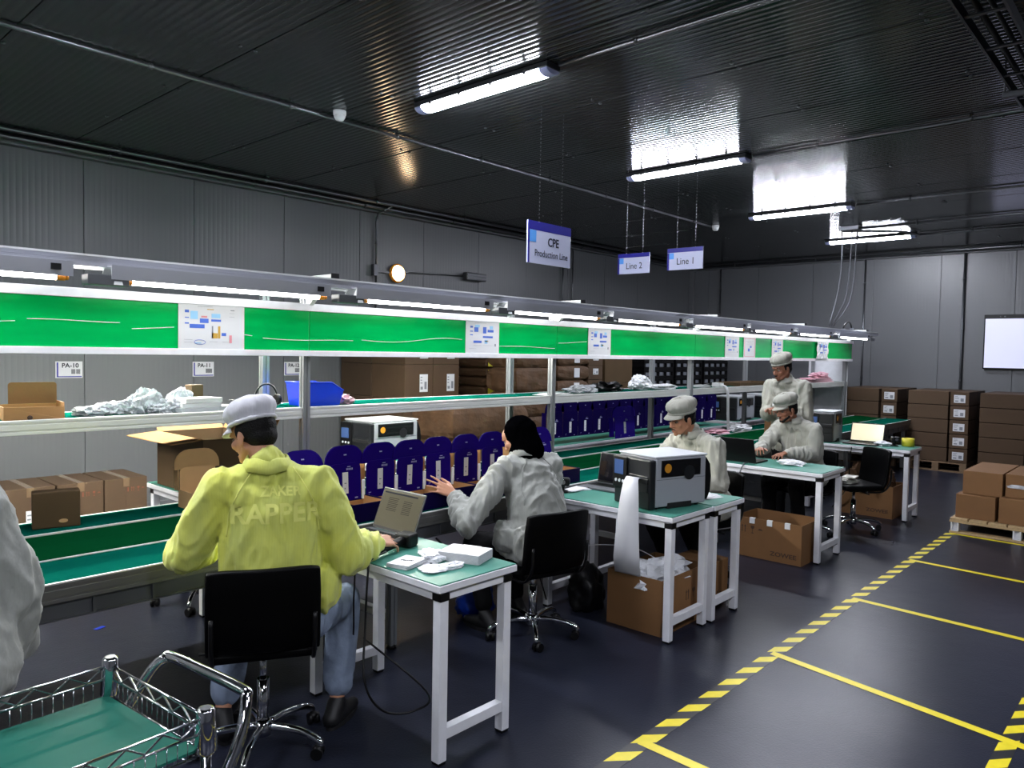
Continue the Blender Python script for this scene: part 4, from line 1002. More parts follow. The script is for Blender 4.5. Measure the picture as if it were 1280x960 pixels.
# black crates
cr = thing('stacked_crate', 'lowest black slotted crate of the left dark stack far behind the line', 'crate', (10.25, 6.5, 0), 0, 'black crates far behind the line')
m = MB(); m.box(0, .9, 0, .6, 0, .02)
for (a0, a1, b0, b1) in ((0, .9, 0, .02), (0, .9, .58, .6), (0, .02, 0, .6), (.88, .9, 0, .6)): m.box(a0, a1, b0, b1, .02, .05).box(a0, a1, b0, b1, .115, .14)
for i in range(5): m.box(i*.22, i*.22+.03, 0, .6, .02, .14)
m.build('crate_body', 'black_plastic', cr)
MB().box(.03, .87, .03, .57, .02, .11).build('contents', 'tray_steel', cr)
for i in range(4): MB().box(.07+i*.21, .17+i*.21, .012, .028, .055, .11).build('tag_card', 'ink_grey', cr)
for c in range(3):
    for k in range(12):
        if c == 0 and k == 0: continue
        d = copy_tree(cr); d.location = (10.25+c*.98, 6.5, k*.143); d['label'] = (ordk[k] if k < 11 else 'topmost')+' black slotted crate of the '+('left', 'middle', 'right')[c]+' dark stack far behind the line'
# --- label printers
def printer(label, x, y, z, rz, W_=.34, L_=.46, H_=.32, roll=True):
    """near front corner at x,y ; front faces -x, near side faces -y"""
    t = thing('label_printer', label, 'printer', (x, y, z), rz)
    MB().box(.045, L_, .0, W_, .012, H_-.012).build('case', 'printer_grey', t, bevel=.010)
    MB().box(.04, L_+.01, .0, W_+.002, H_-.012, H_).build('top_cover', 'printer_light', t, bevel=.004)
    m = MB(); m.box(.0, .05, .004, W_-.004, .0, H_-.02).build('front_panel', 'printer_black', t, bevel=.012)
    MB().box(-.014, .0, W_*.60, W_*.98, .10, H_*.93).build('control_panel', 'black_plastic', t, bevel=.006)
    MB().box(-.0165, -.014, W_*.68, W_*.93, .185, .275).build('display', 'lcd', t, bevel=.001)
    m = MB()
    for i in range(3): m.cyl((-.014, W_*(.88-.10*i), .145), (-.019, W_*(.88-.10*i), .145), .010, n=12)
    m.build_split('button', 'printer_light', t, 3)
    MB().box(-.006, .002, W_*.06, W_*.56, .10, .20).build('media_door', 'printer_black', t, bevel=.004)
    MB().box(-.012, .0, W_*.04, W_*.58, .155, .185).build('output_slot', 'black_matte', t, bevel=.003)
    # window in the near side
    MB().box(.085, L_-.05, -.004, .004, H_*.60, H_*.92).build('window_frame', 'black_plastic', t, bevel=.003)
    MB().box(.095, L_-.06, -.0055, -.004, H_*.625, H_*.895).build('window_pane', 'window_smoke', t)
    MB().cyl((.135, -.0056, H_*.77), (.135, -.0068, H_*.77), .028, n=20).build('warning_disc', 'orange', t)
    if roll: MB().cyl((L_*.68, -.0058, H_*.66), (L_*.68, -.0062, H_*.66), .045, n=20).build('roll_shadow', 'printer_black', t)
    MB().box(.05, L_-.002, -.0015, .001, H_*.555, H_*.56).build('door_seam', 'black_plastic', t)
    MB().box(.14, L_-.12, -.003, .02, .0, .035).build('grip_recess', 'black_matte', t, bevel=.004)
    # rounded rear hinge
    m = MB(); P = [(L_-.01, .02), (L_+.03, .03), (L_+.055, .08), (L_+.062, .17), (L_+.05, .25), (L_+.02, H_-.03), (L_-.01, H_-.012)]
    m.prism(P, .012, W_-.012); m.xf(Matrix(((1,0,0,0),(0,0,1,0),(0,1,0,0),(0,0,0,1)))); m.build('rear_cover', 'black_plastic', t, bevel=.006)
    for a in (.07, L_-.05):
        for b_ in (.03, W_-.03): MB().cyl((a, b_, 0), (a, b_, .013), .014, n=10).build('foot', 'rubber', t)
    return t
pt = printer('big grey label printer with a strip of labels on the near white table', 3.845, 2.375, .751, R(-16))
# paper strip out of the printer down to the box
t = thing('label_strip', 'long blank label strip hanging from the big printer down to the open carton', 'label strip', (3.83, 2.46, .93))
P = catmull([(.03, .03, .0), (-.01, .02, .015), (-.055, .005, -.005), (-.085, -.005, -.10), (-.09, 0, -.28), (-.07, .015, -.47), (.0, .05, -.585)], 8)
wv = [.045+.045*min(1, max(0, (i-14)/26)) for i in range(len(P))]; dv = Vector((-.05, .95, 0)).normalized()
m = MB(); vs_ = []
for p, q in zip(P, wv): vs_ += [p-dv*q, p+dv*q]
m.add(vs_, [(2*i, 2*i+1, 2*i+3, 2*i+2) for i in range(len(P)-1)], True); o = m.build('strip', 'paper', t, clean=False); so = o.modifiers.new('s', 'SOLIDIFY'); so.thickness = .0008
printer('label printer standing behind the line above the navy boxes', 4.00, 5.30, .701, R(2), W_=.42, L_=.55, H_=.35)
printer('label printer on the farthest white table', 8.47, 2.93, .751, R(4), W_=.25, L_=.36, H_=.34)
printer('label printer far behind the line left of the standing worker', 10.45, 5.02, .721, R(0), W_=.40, L_=.62, H_=.36)
printer('second label printer far behind the line, on the right', 11.35, 5.02, .721, R(0), W_=.40, L_=.62, H_=.36)
table('small white table behind the line under a label printer', 3.95, 4.75, 5.22, 5.82, .70)
# --- laptops
def laptop(label, x, y, z, yaw, W_=.34, D_=.235, ang=110, shell='laptop_grey', scr='laptop_screen', content=True, dark=False):
    """hinge centre at x,y ; keyboard extends towards local -y (user side)"""
    t = thing('laptop', label, 'laptop', (x, y, z), yaw); h = W_/2
    MB().box(-h, h, -D_, 0, .0, .014).build('base', shell, t, bevel=.004)
    m = MB()
    for r_ in range(5):
        for c in range(13): m.box(-h+.02+c*(W_-.04)/13, -h+.02+(c+.84)*(W_-.04)/13, -.035-r_*.021-.017, -.035-r_*.021, .014, .0162)
    m.build('keys', 'black_plastic', t)
    MB().box(-.05, .05, -D_+.02, -D_+.08, .0138, .0146).build('touchpad', 'alu_dark', t)
    Tm = Matrix.Translation((0, .004, .012)) @ Matrix.Rotation(R(90-ang), 4, 'X')
    MB().box(-h, h, 0, .007, 0, .215).xf(Tm).build('lid', shell, t, bevel=.003)
    MB().box(-h+.004, h-.004, -.001, .0, .004, .211).xf(Tm).build('bezel', 'black_plastic', t)
    sp = MB().box(-h+.009, h-.009, -.0018, -.001, .016, .203).xf(Tm).build('screen', scr, t)
    if content:
        m = MB(); m.box(-h+.02, h-.05, -.0026, -.0018, .188, .196).xf(Tm).build('title_bar', 'ink', t)
        m = MB()
        for i in range(8): m.box(-.10, -.02-.004*(i % 3), -.0024, -.0018, .165-i*.009, .168-i*.009).box(.02, .085, -.0024, -.0018, .16-i*.009, .163-i*.009)
        m.xf(Tm).build('text_lines', 'laptop_text', t)['kind'] = 'stuff'
    return t
laptop('open silver laptop with a text window on the nearest white table', 2.375, 2.965, .751, R(-90), W_=.33, ang=112)
laptop('open dark laptop behind the big label printer on the near table', 4.39, 2.99, .751, R(-90), W_=.33, ang=100, scr='window_smoke', content=False, shell='alu_dark')
laptop('black laptop seen from behind on the third white table', 6.24, 2.96, .751, R(90), W_=.33, ang=108, shell='black_plastic', scr='laptop_screen')
t = laptop('laptop with a glowing cream screen on the farthest white table', 8.72, 2.66, .751, R(-90), W_=.35, ang=105, shell='black_plastic', scr='screen_bright', content=False)
# --- scanners, mouse, small items
def scanner(label, x, y, z, rz):
    t = thing('barcode_scanner', label, 'scanner', (x, y, z), rz)
    MB().box(-.03, .03, -.045, .045, .045, .10).build('head', 'black_plastic', t, bevel=.014)
    MB().box(-.031, -.029, -.03, .03, .055, .09).build('lens_window', 'orange' if False else 'window_smoke', t)
    MB().tube([(0, 0, .06), (.01, .005, .03), (.015, .008, .0)], [.017, .015, .019], 10).build('handle', 'black_plastic', t)
    MB().cyl((.01, .006, 0), (.01, .006, .012), .042, .038, n=16).build('stand_foot', 'black_plastic', t)
    MB().cyl((-.032, 0, .073), (-.036, 0, .073), .016, n=14).build('chrome_ring', 'chrome', t)
    return t
scanner('black barcode scanner standing on the bench behind the printer table', 3.93, 3.10, .751, R(35))
scanner('black barcode scanner in front of the seated worker at the black laptop', 6.50, 3.05, .751, R(0))
scanner('black scanner beside the yellow tape on the farthest table', 8.70, 2.36, .751, R(40))
t = thing('handheld_scanner', 'black handheld scanner under the right hand of the worker in yellow', 'scanner', (2.20, 2.72, .751), R(15))
MB().box(.05, .13, -.045, .045, .0, .065).build('head', 'black_plastic', t, bevel=.012)
MB().tube([(.07, 0, .032), (-.02, 0, .03), (-.10, .0, .022)], [.026, .020, .016], 10).build('handle', 'black_plastic', t)
MB().box(.128, .134, -.035, .035, .012, .055).build('scan_window', 'laptop_grey', t)
def cable(label, pts, r_=.004, mt='black_plastic', k=8): return conduit('cable', label, pts, r_, 'cable', mt=mt, k=k)
cable('black cable looping down beside the jeans of the worker in yellow', [(2.10, 2.66, .775), (1.985, 2.62, .765), (1.955, 2.60, .70), (1.93, 2.58, .50), (1.87, 2.50, .30), (1.93, 2.45, .175), (2.06, 2.40, .15), (2.14, 2.42, .20), (2.16, 2.9, .30)], .005)
cable('black cable hanging over the left edge of the nearest table', [(2.10, 2.70, .775), (1.98, 2.70, .755), (1.972, 2.72, .60), (2.0, 2.76, .40), (2.08, 2.9, .25)], .004)
cable('black cable hanging under the line left of the grey coat', [(2.74, 3.27, .60), (2.78, 3.20, .45), (2.90, 3.22, .30), (3.02, 3.28, .22)], .006)
cable('black cable drooping under the line beside the grey coat', [(2.95, 3.27, .58), (3.10, 3.2, .42), (3.30, 3.2, .40), (3.5, 3.27, .52)], .006)
cable('scanner cable running down beside the printer table leg', [(3.92, 3.12, .76), (3.83, 3.19, .745), (3.80, 3.195, .60), (3.78, 3.19, .30), (3.80, 3.12, .05)], .005)
cable('thin white cable bowed under the printer table', [(3.82, 3.05, .35), (4.0, 2.9, .42), (4.2, 2.7, .40), (4.26, 2.5, .32)], .003, 'white_plastic')
cable('grey flat cable sagging from the third table to the capped worker', [(6.17, 2.84, .765), (6.12, 2.86, .75), (6.02, 2.88, .62), (5.75, 2.9, .50), (5.4, 2.84, .44)], .006, 'conduit')
cable('black cable hanging from the farthest table', [(8.66, 2.80, .752), (8.44, 2.72, .74), (8.40, 2.72, .60), (8.40, 2.74, .3), (8.44, 2.9, .05)], .005)
cable('black power cable leaving the end of the farthest table', [(8.50, 3.20, .74), (8.46, 3.26, .60), (8.3, 3.3, .42), (8.1, 3.3, .2), (8.0, 3.28, .02)], .006)
# items on the nearest table
t = thing('manual_stack', 'stack of thin white manuals on the nearest table', 'booklets', (2.09, 2.50, .751), R(14))
for i in range(3): MB().box(-.075, .075, -.055, .055, i*.0065, i*.0065+.0055).build('booklet', 'paper', t, bevel=.001, rz=.05*(i-1)+.0)
text_part('lettering', 'Manual', .020, 'ink', t, Matrix.Translation((0, .0, .0195)) @ Matrix.Rotation(R(-70), 4, 'Z'))
t = thing('booklet_pack', 'white block of banded booklets near the table corner', 'booklets', (2.335, 2.39, .751), R(20))
MB().box(-.075, .075, -.10, .10, 0, .042).build('pages', 'paper', t, bevel=.002)
m = MB()
for i in range(9): m.box(-.0755, .0755, -.1005, .1005, .004+i*.0043, .0046+i*.0043)
m.build('page_edges', 'ink_grey', t)
MB().box(-.076, .076, -.045, .045, .0421, .0431).build('band', 'white_plastic', t)
t = thing('paper_slip', 'small printed slips lying on the nearest table between manuals and wrappers', 'paper', (2.16, 2.43, .751), R(35))
MB().box(-.05, .05, -.03, .03, 0, .001).build('slip', 'paper', t); MB().box(-.03, .04, -.006, .004, .001, .0015).build('barcode', 'ink', t)
for i, (x, y, a, b_, c, lb) in enumerate(((2.12, 2.36, .06, .05, .008, 'flat torn white wrapper at the table front edge'), (2.22, 2.47, .05, .045, .022, 'upright torn white wrapper in the middle of the nearest table'), (2.20, 2.34, .055, .035, .012, 'curled white wrapper next to the booklet block'), (2.27, 2.56, .045, .04, .014, 'small white wrapper close to the laptop'))):
    blob_thing('paper_wrapper', lb, 'wrapper', (x, y, .751), (a, b_, c), 'paper_crumple', 60+i, .5, 4, 4, 'torn wrappers on the nearest table', flat=True)
# papers near printer
t = thing('paper_stack', 'loose white papers at the end of the narrow table beside the printer', 'paper', (4.50, 2.36, .751), R(10))
for i in range(5): MB().box(-.10, .10, -.07, .07, i*.0025, i*.0025+.0016).build('sheet', 'paper', t, (0.012*(i % 3), .01*i, 0), rz=.18*(i-2))
blob_thing('paper_wrapper', 'white folded wrapper standing on the papers behind the printer', 'wrapper', (4.60, 2.56, .752), (.06, .05, .04), 'paper_crumple', 71, .45, 4, 3, flat=True)
t = thing('paper_stack', 'white papers on the bench left of the dark laptop', 'paper', (4.07, 3.10, .751), R(-15))
for i in range(3): MB().box(-.10, .10, -.05, .05, i*.003, i*.003+.002).build('sheet', 'paper', t, rz=.2*i)
blob_thing('paper_wrapper', 'crumpled white tissue on the third white table', 'wrapper', (6.42, 2.56, .751), (.075, .10, .025), 'paper_crumple', 72, .5, 4, 4, flat=True)
blob_thing('paper_wrapper', 'crumpled white tissue on the farthest table', 'wrapper', (8.62, 2.47, .751), (.06, .07, .03), 'paper_crumple', 73, .5, 4, 3, flat=True)
t = thing('tape_roll', 'yellow adhesive tape roll at the corner of the farthest table', 'tape', (8.80, 2.26, .751))
MB().lathe([(.045, 0), (.062, 0), (.062, .085), (.045, .085), (.045, 0)], 28).build('roll', 'label_yellow', t)
# --- cartons on the floor
def bubble_fill(t, W_, D_, z, seed, mt='bubble', n=7, s_=.12, h_=.06):
    r_ = random.Random(seed)
    for i in range(n):
        blob_thing('x', None, None, (r_.uniform(-W_, W_), r_.uniform(-D_, D_), z+r_.uniform(0, .03)), (s_*r_.uniform(.7, 1.2), s_*r_.uniform(.6, 1), h_*r_.uniform(.7, 1.3)), mt, seed+i, .7, 7, 3, part='filling', parent=t, flat=True)
t = open_carton('open brown carton filled with clear packing under the printer table', 3.865, 4.42, 2.29, 2.68, .001, .34, flaps=(0,0,0,0))
bubble_fill(t, .15, .09, .26, 101)
m = MB(); fr = FACE_Y((.06, -.196, .19))
for dx in (-.045, -.02): m.box(dx-.003, dx+.003, -.03, .02, -.0004, .0008).prism([(dx-.009, .015), (dx+.009, .015), (dx, .033)], -.0004, .0008)
m.prism([(.03, .03), (.03, .012), (.045, 0), (.06, .012), (.06, .03)], -.0004, .0008).box(.043, .047, -.03, 0, -.0004, .0008).xf(fr).build('handling_marks', 'carton_print', t)
carton('closed brown carton right behind the packing carton under the narrow table', 4.45, 4.80, 2.33, 2.62, .001, .30, marks=('y', 0, .08, .6, 'carton_print'))
t = open_carton('open brown carton lettered ZOWEE under the third white table', 5.985, 6.42, 2.285, 2.86, .001, .33)
text_part('lettering', 'ZOWEE', .050, 'carton_print', t, FACE_X((-.2185, -.14, .062)), bold=True, sx=1.25)
m = MB(); fr = FACE_X((-.2188, .17, .235)); s_ = 1.1
m.box(-.085, -.075, -.03, .03, -.0004, .0006)
for dx in (-.045, -.02): m.box(dx-.003, dx+.003, -.03, .02, -.0004, .0006).prism([(dx-.009, .015), (dx+.009, .015), (dx, .033)], -.0004, .0006)
m.prism([(.03, .03), (.03, .012), (.045, 0), (.06, .012), (.06, .03)], -.0004, .0006).box(.043, .047, -.03, 0, -.0004, .0006).box(.034, .056, -.034, -.028, -.0004, .0006).prism([(.09, 0), (.105, .014), (.12, .014), (.135, 0)], -.0004, .0006)
m.xf(fr).build('handling_marks', 'carton_print', t)
m = MB()
for yy in (-.17, -.02, .13): m.box(-.222, -.2175, yy-.022, yy+.022, .285, .331).box(-.222, -.20, yy-.022, yy+.022, .329, .332)
m.build_split('tape_piece', 'white_plastic', t, 2)
MB().box(.07, .17, -.2885, -.2875, .04, .10).build('yellow_sticker', 'label_yellow', t)
t = open_carton('open brown carton lettered ZOWEE with crumpled kraft paper under the farthest table', 8.47, 8.90, 2.30, 2.86, .001, .34)
text_part('lettering', 'ZOWEE', .050, 'carton_print', t, FACE_X((-.2160, -.13, .07)), bold=True, sx=1.25)
bubble_fill(t, .10, .12, .27, 140, 'kraft_crumple', 5, .15, .12)
blob_thing('bin_bag', 'shiny blue plastic bag on the floor under the line behind the nearest table', 'bag', (3.36, 3.34, .001), (.11, .10, .13), 'blue_bag', 91, .35, 5, 4)
blob_thing('bin_bag', 'black bag on the floor left of the packing carton', 'bag', (3.98, 2.92, .001), (.13, .10, .17), 'black_plastic', 92, .3, 5, 4)
t = thing('floor_scrap', 'small blue scrap on the floor under the line', 'scrap', (1.62, 4.75, .001), .4); MB().box(-.03, .03, -.015, .015, 0, .002).build('scrap_sheet', 'blue_bin', t)
# front right pallet and its four cartons
pallet('light wooden pallet on metal feet at the right edge of the photo', 8.28, 9.45, .62, 1.73, 'x', .148, 'wood', metal=True)
carton('lower left brown carton on the front right pallet', 8.34, 8.95, 1.365, 1.695, .149, .378, sticker=None, marks=None)
carton('lower right brown carton on the front right pallet', 8.33, 8.95, .90, 1.335, .149, .389)
carton('upper left brown carton on the front right pallet, shifted and tilted open', 8.41, 9.28, 1.325, 1.655, .379, .605)
carton('upper right brown carton with torn tape on the front right pallet', 8.43, 9.2, .92, 1.305, .390, .610)
carton('rear lower brown carton on the front right pallet', 8.97, 9.42, .92, 1.70, .149, .378)
blob_thing('film_scrap', 'shiny torn film strip on the upper right pallet carton', 'scrap', (8.425, 1.17, .48), (.006, .11, .02), 'poly_bag', 95, .6, 7, 3, flat=True)
# back pallets
def back_stack(nm, px, yl, wide, narrow_y, z0=.15):
    pallet(f'wooden pallet under the {nm} carton stack at the back wall', px, px+1.13, (narrow_y[1] if narrow_y else yl-1.13), yl, 'y', .145, 'wood_dark')
    rn = ('bottom', 'second', 'third', 'fourth', 'top')
    rnd = random.Random(nm)
    for k in range(5):
        z = z0+k*.2135
        for d in range(2):
            w0 = 'front' if d == 0 else 'rear'
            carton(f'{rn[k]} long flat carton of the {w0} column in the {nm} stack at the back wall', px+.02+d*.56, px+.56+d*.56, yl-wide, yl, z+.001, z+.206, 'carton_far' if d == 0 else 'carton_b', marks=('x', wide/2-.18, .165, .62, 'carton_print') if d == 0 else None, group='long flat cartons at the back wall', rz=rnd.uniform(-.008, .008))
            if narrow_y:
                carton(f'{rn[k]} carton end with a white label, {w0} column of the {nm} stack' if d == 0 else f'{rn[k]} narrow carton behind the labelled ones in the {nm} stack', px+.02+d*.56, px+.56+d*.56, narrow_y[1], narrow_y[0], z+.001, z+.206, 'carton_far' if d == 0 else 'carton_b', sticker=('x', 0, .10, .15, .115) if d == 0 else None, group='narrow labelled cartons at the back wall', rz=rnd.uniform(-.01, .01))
back_stack('left', 12.74, 4.27, .54, (3.69, 3.46))
back_stack('middle', 12.74, 3.30, .555, (2.72, 2.475))
back_stack('right', 12.60, 2.31, .555, (1.73, 1.49))
# --- wire cart in the left foreground
cart = thing('wire_cart', 'chrome wire trolley with a mint mat in the lower left corner', 'trolley', (0, 0, 0))
ax, ay, bx, by = .752, 2.128, .797, 1.669      # right end posts (far, near)
CO = [Vector((ax, ay, 0)), Vector((bx, by, 0)), Vector((bx-.93, by-.06, 0)), Vector((ax-.93, ay-.06, 0))]
for p in CO:
    m = MB(); m.lathe([(.001, .0), (.0126, .0)], 14, p+Vector((0,0,.1)))
    MB().cyl(p+Vector((0,0,.10)), p+Vector((0,0,.825)), .0125, n=14).build('post', 'chrome', cart)
    MB().lathe([(.019, .735), (.026, .745), (.022, .80), (.0205, .836), (.017, .842), (.001, .842)], 18, p).build('post_collar', 'chrome', cart)
    MB().cyl(p+Vector((0,0,.8421)), p+Vector((0,0,.8435)), .013, n=16).build('post_cap', 'alu_dark', cart)
    MB().tube([p+Vector((.0195*cos(a), .0195*sin(a), .772)) for a in [2*pi*i/16 for i in range(16)]], .003, 5, closed=True).build('black_ring', 'black_plastic', cart)
    m = MB(); m.cyl(p+Vector((0,-.012,.05)), p+Vector((0,.012,.05)), .05, n=18); m.build('caster', 'black_plastic', cart)
    MB().box(p.x-.02, p.x+.02, p.y-.018, p.y+.018, .085, .115).build('caster_fork', 'chrome', cart)
def basket(z0):
    rim = MB(); tr = MB(); ver = MB(); flo = MB()
    for i in range(4):
        p, q = CO[i], CO[(i+1) % 4]; d = (q-p); L = d.length; d.normalize(); p = p+d*.02; q = q-d*.02; L -= .04
        for z in (z0+.085, z0+.050): rim.tube([p+Vector((0,0,z)), q+Vector((0,0,z))], .0034, 6)
        rim.tube([p+Vector((0,0,z0)), q+Vector((0,0,z0))], .003, 6)
        n = max(2, int(L/.075)); P = []
        for k in range(n*2+1):
            u = k/(n*2); P.append(p+(q-p)*u+Vector((0,0,z0+(.054 if k % 2 else .081))))
        tr.tube(P, .0028, 5)
        n = int(L/.024)
        for k in range(1, n): a = p+(q-p)*(k/n); ver.tube([a+Vector((0,0,z0)), a+Vector((0,0,z0+.050))], .0014, 4)
    a, b_, c, d = CO
    for k in range(1, 40):
        u = k/40; flo.tube([a+(d-a)*u+Vector((0,0,z0)), b_+(c-b_)*u+Vector((0,0,z0))], .0014, 4)
    rim.build('rim_wires', 'chrome', cart); tr.build('zigzag_wire', 'chrome', cart)
    ver.build('side_wires', 'chrome', cart)['kind'] = 'stuff'; flo.build('floor_wires', 'chrome', cart)['kind'] = 'stuff'
basket(.735); basket(.22)
m = MB(); I = [CO[0]+Vector((-.012,-.012,0)), CO[1]+Vector((-.012,.012,0)), CO[2]+Vector((.012,.012,0)), CO[3]+Vector((.012,-.012,0))]
m.add([p+Vector((0,0,.739)) for p in I]+[p+Vector((0,0,.745)) for p in I], [(0,1,2,3), (7,6,5,4), (0,4,5,1), (1,5,6,2), (2,6,7,3), (3,7,4,0)])
m.build('shelf_mat', 'teal_cart', cart)
hp = [(ax+.012, ay, .66), (ax+.05, ay-.005, .70), (ax+.095, ay-.03, .785), (ax+.122, ay-.05, .815), (ax+.138, ay-.08, .822), (bx+.130, by+.09, .818), (bx+.124, by+.045, .806), (bx+.095, by+.015, .74), (bx+.05, by+.004, .66), (bx+.012, by, .60)]
MB().tube(catmull(hp, 7), .0145, 12).build('push_handle', 'chrome', cart)
# ================================================================ PEOPLE
def remesh(m, vox, smooth=6, disp=None, name='body', mt='skin_a', parent=None, decim=None, mirror=False):
    me = bpy.data.meshes.new(name); me.from_pydata(m.v, [], m.f); me.update()
    o = bpy.data.objects.new(name, me); col.objects.link(o)
    rm = o.modifiers.new('r', 'REMESH'); rm.mode = 'VOXEL'; rm.voxel_size = vox; rm.use_smooth_shade = True
    if smooth: s = o.modifiers.new('s', 'SMOOTH'); s.iterations = smooth; s.factor = .5
    dg = bpy.context.evaluated_depsgraph_get(); me2 = bpy.data.meshes.new_from_object(o.evaluated_get(dg))
    bpy.data.objects.remove(o); bpy.data.meshes.remove(me)
    if disp:
        nv = [v.normal.copy() for v in me2.vertices]
        for v, n in zip(me2.vertices, nv): v.co = v.co+n*disp(v.co, n)
    me2.polygons.foreach_set('use_smooth', [True]*len(me2.polygons)); me2.materials.clear(); me2.materials.append(MATS[mt]); me2.name = name
    o = bpy.data.objects.new(name, me2); col.objects.link(o)
    if parent is not None: o.parent = parent
    return o
def ell(m, c, r_, rot=None): m.ball(c, r_, 18, 12, rot)
def chainc(m, P, r_, n=12):
    for i in range(len(P)-1): m.cap(P[i], P[i+1], r_[i], r_[i+1], n)
def hand(m, W, d, nrm, side, curl=35, spread=1.0, sc_=1.0, thumb=45):
    """W wrist, d finger direction, nrm back of hand, side = vector towards the thumb"""
    W = Vector(W); d = Vector(d).normalized(); nrm = Vector(nrm); nrm = (nrm-d*nrm.dot(d)).normalized(); s = d.cross(nrm)
    if s.dot(Vector(side)) < 0: s = -s
    K = [W+(d*.088+s*.030)*sc_, W+(d*.092+s*.010)*sc_, W+(d*.088-s*.011)*sc_, W+(d*.080-s*.030)*sc_]
    for k, q in zip(K, (.016, .006, -.006, -.016)): m.cap(W+s*q*sc_, k, .014*sc_, .0105*sc_, 10)
    m.cap(W+s*.02*sc_+d*.03*sc_, W-s*.018*sc_+d*.03*sc_, .014*sc_, .013*sc_, 10); m.cap(K[0]-d*.02, K[3]-d*.02, .0115*sc_, .0105*sc_, 10)
    L = [(.040, .024, .019), (.044, .028, .021), (.041, .026, .020), (.033, .020, .017)]
    for k, (ln, q) in enumerate(zip(L, (.16, .04, -.08, -.2))):
        dd = (d+s*q*spread).normalized(); p = K[k]; ax = dd.cross(nrm); a = curl*.55
        r0 = (.0092, .0092, .0088, .0078)[k]*sc_
        for j, l in enumerate(ln):
            dd = (Quaternion(ax, R(-a)) @ dd) if (Quaternion(ax, R(-5)) @ dd).dot(nrm) < dd.dot(nrm) else (Quaternion(ax, R(a)) @ dd)
            q2 = p+dd*l*sc_; m.cap(p, q2, r0, r0*.9, 8); p = q2; r0 *= .9; a = curl*(.9 if j == 0 else .6)
    t0 = W+(d*.022+s*.022)*sc_; td = (d*.75+s*.85-nrm*.25).normalized(); t1 = t0+td*.042*sc_; td2 = (d*1.0+s*.35-nrm*.3).normalized()
    m.cap(t0, t1, .0135*sc_, .0115*sc_, 10); t2 = t1+td2*.032*sc_; m.cap(t1, t2, .0112*sc_, .0098*sc_, 10); m.cap(t2, t2+td2*.024*sc_, .0098*sc_, .008*sc_, 10)
def headframe(yaw, pitch, roll=0):
    f = Vector((cos(yaw)*cos(pitch), sin(yaw)*cos(pitch), sin(pitch))); r_ = Vector((sin(yaw), -cos(yaw), 0)); u = r_.cross(f)
    q = Quaternion(f, roll); r_ = q @ r_; u = q @ u
    return Matrix((r_, f, u)).transposed()     # local x right, y forward, z up
def head(m, H, F_):
    P = lambda x, y, z: Vector(H)+F_ @ Vector((x, y, z))
    rot = F_.to_quaternion()
    ell(m, P(0, -.012, .030), (.074, .094, .086), rot); ell(m, P(0, .022, -.028), (.060, .068, .082), rot)
    ell(m, P(0, .040, -.070), (.044, .046, .036), rot); m.ball(P(0, .076, -.096), .016, 10, 8); ell(m, P(0, .055, .035), (.058, .038, .045), rot)
    m.cap(P(0, .090, .010), P(0, .110, -.030), .0065, .0115); 
    for s in (-1, 1):
        m.ball(P(s*.011, .101, -.036), .0085, 8, 6); m.cap(P(s*.014, .094, .024), P(s*.046, .078, .022), .0085, .008)
        m.ball(P(s*.042, .062, -.022), .022, 10, 8); ell(m, P(s*.076, -.004, -.012), (.007, .018, .030), rot); m.ball(P(s*.076, -.002, -.036), .009, 8, 6)
        m.cap(P(s*.055, .0, -.05), P(s*.03, .06, -.088), .016, .014)
    m.cap(P(-.018, .088, -.064), P(.018, .088, -.064), .0065); m.cap(P(-.016, .087, -.074), P(.016, .087, -.074), .007)
def face_parts(t, H, F_, mo=True, brow=True, closed=True):
    P = lambda x, y, z: Vector(H)+F_ @ Vector((x, y, z)); rot = F_.to_quaternion()
    for s in (-1, 1):
        MB().ball(P(s*.031, .0765, .002), (.0135, .010, .0085), 12, 8, rot).build('eye', 'eye_white', t)
        MB().ball(P(s*.031, .0845, -.001), (.0058, .0035, .0058), 10, 6, rot).build('iris', 'eye_dark', t)
        MB().tube([P(s*.016, .0905, .0235), P(s*.032, .0895, .0285), P(s*.052, .077, .0225)], [.0042, .0046, .0024], 6).build('eyebrow', 'hair', t)
    MB().tube([P(-.019, .0915, -.066), P(0, .0965, -.068), P(.019, .0915, -.066)], [.002, .0045, .002], 6).build('lips', 'lips', t)
    if mo: MB().tube([P(-.023, .091, -.060), P(-.010, .0985, -.053), P(.010, .0985, -.053), P(.023, .091, -.060)], [.002, .0042, .0042, .002], 6).build('moustache', 'hair', t)
def hair(t, H, F_, low=-.045):
    P = lambda x, y, z: Vector(H)+F_ @ Vector((x, y, z)); rot = F_.to_quaternion()
    m = MB(); ell(m, P(0, -.022, .030), (.0785, .092, .086), rot); ell(m, P(0, -.045, -.015), (.066, .062, .055), rot)
    for s in (-1, 1): m.cap(P(s*.070, .018, .03), P(s*.072, .014, -.012), .008, .005)
    remesh(m, .006, 4, lambda c, n: .0015*noise.noise(c*90), 'hair', 'hair', t)
